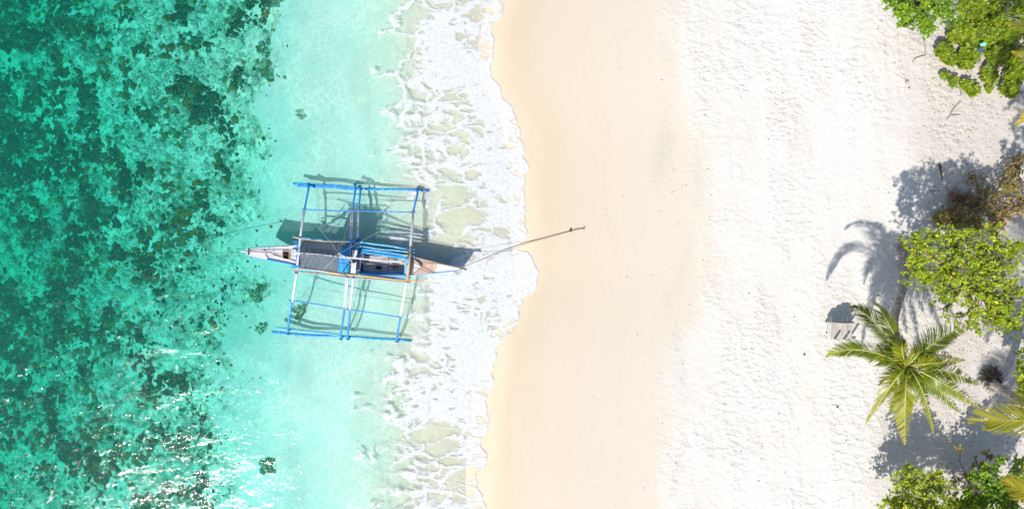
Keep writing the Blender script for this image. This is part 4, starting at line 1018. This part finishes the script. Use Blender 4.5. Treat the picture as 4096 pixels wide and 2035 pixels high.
make_tree('low_shrub', 'small olive and rust leaved shrub at the upper left of the lime tree', 'shrub', ag(3800, 890),
   [(3760, 875, 1.0, .3, 90), (3830, 890, 1.05, .3, 100), (3900, 895, 1.1, .3, 80), (3980, 900, 1.1, .3, 60)], LB, thin=.8, seed=30, leaf=.09, per=4, tone=(.4, 1), trunk_r=.03)
m = MB(); r_ = np.random.RandomState(77)
for k in range(280):
    px = 3855 + max(-75, min(75, r_.randn() * 42)); py = 808 + max(-26, min(26, r_.randn() * 15)) + (px - 3855) * .35; p = ag(px, py, .05 + .3 * r_.rand()); a = r_.rand() * 6.28; L_ = .12 + .25 * r_.rand()
    e = p + Vector((math.cos(a) * L_, math.sin(a) * L_, (r_.rand() - .4) * .2)); m.tube([p, p.lerp(e, .5) + Vector((r_.randn() * .03, r_.randn() * .03, .03)), e], [.012, .009, .004], 4)
RUST = mat_paint('rusty_twigs', (.20, .09, .045), (.34, .2, .1), .6, .85, 20)
tag(m.build('brush_pile', RUST, None), 'rust brown pile of tangled brushwood in the shade above the lime tree', 'brushwood')
# creeper carpet split in individual bushes
CB = [(3790, 195, .34, 'creeper bush at the left end of the green patch near the top'), (3800, 235, .26, 'low creeper tuft just below the leftmost one at upper right'),
      (3850, 130, .45, 'creeper bush beside the open sand hollow at upper right'), (3900, 40, .5, 'creeper bush at the top edge right of the glossy tree'), (4000, 40, .55, 'creeper bush at the top edge near the right corner'),
      (3940, 130, .5, 'creeper bush in the middle of the upper green patch'), (4040, 120, .5, 'creeper bush below the yellow frond tips at right edge'), (3890, 200, .4, 'creeper bush with a scrap of blue litter beside it'),
      (3990, 210, .42, 'creeper bush right of the litter around a bare stem'), (4070, 230, .42, 'creeper bush at the right edge below the fronds'), (3860, 240, .32, 'creeper bush on stony rubble at upper right'),
      (3780, 300, .14, 'tiny creeper sprig left of the lower creepers'), (3815, 330, .14, 'tiny star shaped creeper sprig hanging out on the sand'), (3865, 340, .2, 'small creeper tuft at the lower rim of the patch'), (3900, 355, .24, 'leafy creeper tuft lowest in the green patch'),
      (3955, 300, .3, 'creeper tuft in the lower middle of the patch'), (3958, 355, .1, 'tiny creeper sprig between two lower tufts'), (4040, 355, .28, 'broad leafed creeper tuft at lower right of the patch'), (4050, 300, .34, 'creeper bush above the lowest right tuft'), (4085, 20, .5, 'creeper bush in the top right corner'),
      (4180, 150, .7, 'creeper bush just beyond the right edge')]
for k, (px, py, r, lab) in enumerate(CB):
    nb = 1 if r < .2 else 4 if r < .4 else 6; bl = []
    rr = np.random.RandomState(50 + k)
    for j in range(nb):
        a = rr.rand() * 6.28; d = 0 if nb == 1 else r * .62 * rr.rand() ** .5 * 100
        bl.append((px + math.cos(a) * d, py + math.sin(a) * d * .8, .95 + .35 * rr.rand(), r * (.9 if nb == 1 else .6), int(12 + 70 * r * r / .25 * (1 if nb == 1 else .62))))
    make_tree('creeper_bush', lab, 'bush', ag(px, py), bl, LD, wood=BR, leaf=.115 if r > .2 else .10, per=7, seed=60 + k, limbs=False, flat=.4, trunk_r=.03, leaf_w=.85, group='green creeper bushes at the upper right', up=.3, thin=1.1, spread=1.3)

# bare bleached stems over the creeper
for k, (px, py, lab, s_) in enumerate(((3995, 75, 'bleached forked dead branch sticking out of the creepers near the right edge', .55), (4045, 250, 'grey bare branch poking from the lower right creepers', .4), (3960, 5, 'short dead forked branch at the top edge', .3))):
    m = MB(); b = ag(px, py, .5); 
    for j in range(5):
        a = R(100 + 55 * j + 20 * k); e = b + Vector((math.cos(a) * s_, math.sin(a) * s_, .25 + .1 * j)); mm = b.lerp(e, .5) + Vector((.05, -.04, .1))
        m.tube([b + Vector((0, 0, -.3)), mm, e], [.022, .016, .007], 6)
        for q in (-1, 1): m.tube([mm, mm + Vector((math.cos(a + q * .7) * s_ * .4, math.sin(a + q * .7) * s_ * .4, .08))], [.010, .005], 4)
    tag(m.build('dead_branch', M['greywood'], None), lab, 'branch', 'bare grey branches among the creepers')

# sprout and old stump fibres at the palm foot
T_ = thing('seedling', 'young green sprout with broad leaves at the foot of the leaning palm', 'plant', ag(3600, 962))
C = []; D_ = []; b = ag(3600, 962, .12)
for k in range(9): a = k * .75; C.append(np.array(b)); D_.append((math.cos(a), math.sin(a), .35))
V, F = leaf_arrays(np.array(C), np.array(D_), np.tile((0, 0, 1.), (9, 1)), np.array([.30, .2, .28, .16, .32, .2, .26, .18, .3]), .35)
np_mesh('leaf', V, F, LY, T_, attrs={'tint': np.repeat(np.linspace(.3, .9, 9), 6)})
m = MB(); m.tube([b + Vector((0, 0, -.15)), b], .015, 6); m.build('stem', BR, T_)
m = MB(); b = ag(3608, 985, .02); r_ = np.random.RandomState(5)
for k in range(60):
    a = r_.rand() * 6.28; L_ = .2 + .3 * r_.rand(); s0 = b + Vector((r_.randn() * .10, r_.randn() * .18, .05 + .1 * r_.rand())); m.tube([s0, s0 + Vector((math.cos(a) * L_ * .5, math.sin(a) * L_ * .6, .1)), s0 + Vector((math.cos(a) * L_, math.sin(a) * L_, -.03))], [.016, .012, .004], 4)
tag(m.build('palm_husk', M['greywood'], None), 'grey dead frond stubs piled round the foot of the leaning palm', 'husk')
m = MB(); b = ag(3965, 1512, .0)
for k in range(110):
    a = r_.rand() * 6.28; L_ = .18 + .25 * r_.rand(); s0 = b + Vector((math.cos(a) * .12, math.sin(a) * .12, .12 + .12 * r_.rand())); e = b + Vector((math.cos(a) * (.15 + L_), math.sin(a) * (.15 + L_), .0)); m.tube([s0, s0.lerp(e, .5) + Vector((0, 0, .07)), e], [.02, .015, .006], 4)
tag(m.build('root_ball', BRD, None), 'dark tangle of roots round the base of the right hand palm trunk', 'roots')
# vine stem and twigs
def sticks(name, label, paths, r, mt, cat='stick', group=None, z=.03):
    m = MB()
    for p in paths: m.tube([ag(x, y, z + (.03 if 0 < i < len(p) - 1 else 0)) for i, (x, y) in enumerate(p)], [r * (1 - .5 * i / max(1, len(p) - 1)) for i in range(len(p))], 6)
    return tag(m.build(name, mt, None), label, cat, group)
sticks('vine_stem', 'long thin brown vine hanging down from the glossy tree onto sand', [[(3686, 105), (3690, 160), (3697, 185), (3700, 222)], [(3700, 222), (3672, 230), (3654, 238), (3648, 252)]], .018, BR, 'vine')
sticks('driftwood', 'grey forked driftwood with a pale side twig on sand at right', [[(3797, 464), (3812, 435), (3838, 408)], [(3797, 464), (3818, 462), (3841, 460)], [(3838, 408), (3842, 403)], [(3797, 464), (3783, 480)]], .026, M['greywood'], 'driftwood')
sticks('fallen_branch', 'dark weathered log lying in the dappled shade above the palm', [[(3757, 655), (3760, 690), (3765, 722)]], .05, BRD, 'log')
sticks('fallen_branch', 'thin twig lying level in the shade below the dark log', [[(3720, 765), (3745, 763), (3770, 762)]], .012, BRD, 'stick')
sticks('fallen_branch', 'pale bent branch on shaded sand right of the thin twig', [[(3868, 782), (3876, 768), (3884, 755)]], .022, BR, 'branch')
sticks('fallen_branch', 'long crooked dark limb among the dead bush twigs', [[(3850, 790), (3900, 830), (3960, 860), (4030, 850), (4096, 840)], [(3960, 860), (3990, 905)], [(3900, 830), (3925, 870)]], .03, BR, 'branch', z=.25)
b = ag(3625, 330, .05); m = MB(); m.add([tuple(v) for v in ICO_V * np.array([.07, .075, .06]) + np.array(b)], [tuple(f) for f in ICO_F]); tag(m.build('coconut', M['greywood'], None, smooth=True), 'old grey coconut lying on sand left of the creepers', 'coconut')
b = ag(3635, 352, .03); m = MB(); m.add([tuple(v) for v in ICO_V * np.array([.03, .028, .03]) + np.array(b)], [tuple(f) for f in ICO_F]); tag(m.build('pebble', BRD, None, smooth=True), 'little dark nut beside the old grey coconut', 'nut')
# litter among the creepers
M['mint'] = mat_paint('mint_plastic', (.25, .62, .48), (.5, .7, .6), .3, .3); M['navy'] = mat_paint('navy_cloth', (.05, .08, .22), (.12, .14, .26), .3, .6)
m = MB(); a = ag(3876, 205, 0); a.z += .75; m.prism([a + Vector(v) for v in ((-.09, -.04, 0), (.07, -.06, .03), (.10, .05, .05), (-.02, .08, .0), (-.10, .04, .03))], 0, .04); tag(m.build('plastic_bag', M['mint'], None), 'crumpled mint green plastic bag caught among the creepers', 'bag')
m = MB(); a = ag(3872, 222, 0); a.z += .7; m.prism([a + Vector(v) for v in ((-.12, -.06, 0), (.08, -.1, .0), (.06, .05, .03), (-.08, .07, .02))], 0, .03); tag(m.build('cloth_scrap', M['navy'], None), 'navy blue cloth scrap below the mint plastic bag', 'cloth')
# stones in the creepers
for px, py, s_, lab in ((3895, 260, .16, 'flat pale stone at the lower rim of the creeper patch'), (3935, 135, .14, 'pale tilted stone showing through the middle creepers'), (3985, 195, .12, 'rough pale stone right of the litter'), (3822, 65, .2, 'sandy coloured stone in the hollow by the glossy tree'), (3780, 205, .14, 'grey stone at the left rim of the creepers')):
    r_ = np.random.RandomState(int(px)); b = ag(px, py, .12); m = MB(); v = ICO_V * (1 + .35 * (r_.rand(len(ICO_V), 1) - .5)) * np.array([s_ * 1.3, s_, s_ * .6]) + np.array(b); m.add([tuple(q) for q in v], [tuple(f) for f in ICO_F]); tag(m.build('stone', M['plank'], None), lab, 'stone', 'pale stones among the creepers')

# leaf litter and wrack: countless scraps
def litter(name, label, n, sampler, matr, size=(.02, .06), kind='stuff', seed=1):
    r_ = np.random.RandomState(seed); C = []; 
    while len(C) < n:
        px, py = sampler(r_)
        C.append(np.array(ag(px, py, .012)))
    a = r_.rand(n) * 6.28; D_ = np.stack([np.cos(a), np.sin(a), np.zeros(n)], 1); N_ = np.stack([r_.randn(n) * .3, r_.randn(n) * .3, np.ones(n)], 1)
    V, F = leaf_arrays(np.array(C), D_, N_, size[0] + (size[1] - size[0]) * r_.rand(n) ** 2, .4)
    return tag(np_mesh(name, V, F, matr, attrs={'tint': np.repeat(r_.rand(n) * .65, 6)}), label, 'litter', kind=kind)
def s_back(r_):
    while True:
        x = 3200 + 896 * r_.rand() ** .6; y = r_.rand() * 2035
        k = max(0, (x - 3350) / 600) ** 1.3 * (.4 + .9 * vnoise(np.array([x / 60]), np.array([y / 60]))[0])
        if r_.rand() < k: return x, y
litter('leaf_litter', 'scattered brown fallen leaves and bits under the trees', 2600, s_back, LB, (.025, .075), seed=3)
litter('leaf_scraps', 'few tiny dark leaf scraps dotted over the open white sand', 150, lambda r_: (2450 + 1100 * r_.rand() ** .7, r_.rand() * 2035), LB, (.03, .09), seed=4)
def s_wrack(r_):
    y = r_.rand() * 2035; f = .5 + .5 * math.sin(y * .006 + 1); return (2475 - 60 * max(0, math.sin(y * .004 - 1.2)) + 6 * r_.randn() if r_.rand() < .35 else 2690 + 25 * math.sin(y * .01) + 18 * r_.randn(), y)
litter('wrack_line', 'broken line of tiny brown seaweed specks left by the last tide', 620, s_wrack, LB, (.015, .04), seed=5)
for px, py, lab in ((3343, 1629, 'curled red brown fallen leaf lying alone left of the palm crown'), (3211, 1420, 'small rust coloured leaf on sand far left of the chair'), (3506, 1185, 'orange leaf on sand just above the palm frond tips')):
    b = ag(px, py, .02); V, F = leaf_arrays(np.array([np.array(b)]), np.array([(.8, .5, .1)]), np.array([(0, .2, 1.)]), np.array([.13]), .5, .4)
    o_ = np_mesh('fallen_leaf', V, F, LB, attrs={'tint': np.full(6, .3)}); tag(o_, lab, 'leaf', 'single fallen leaves on the open sand')
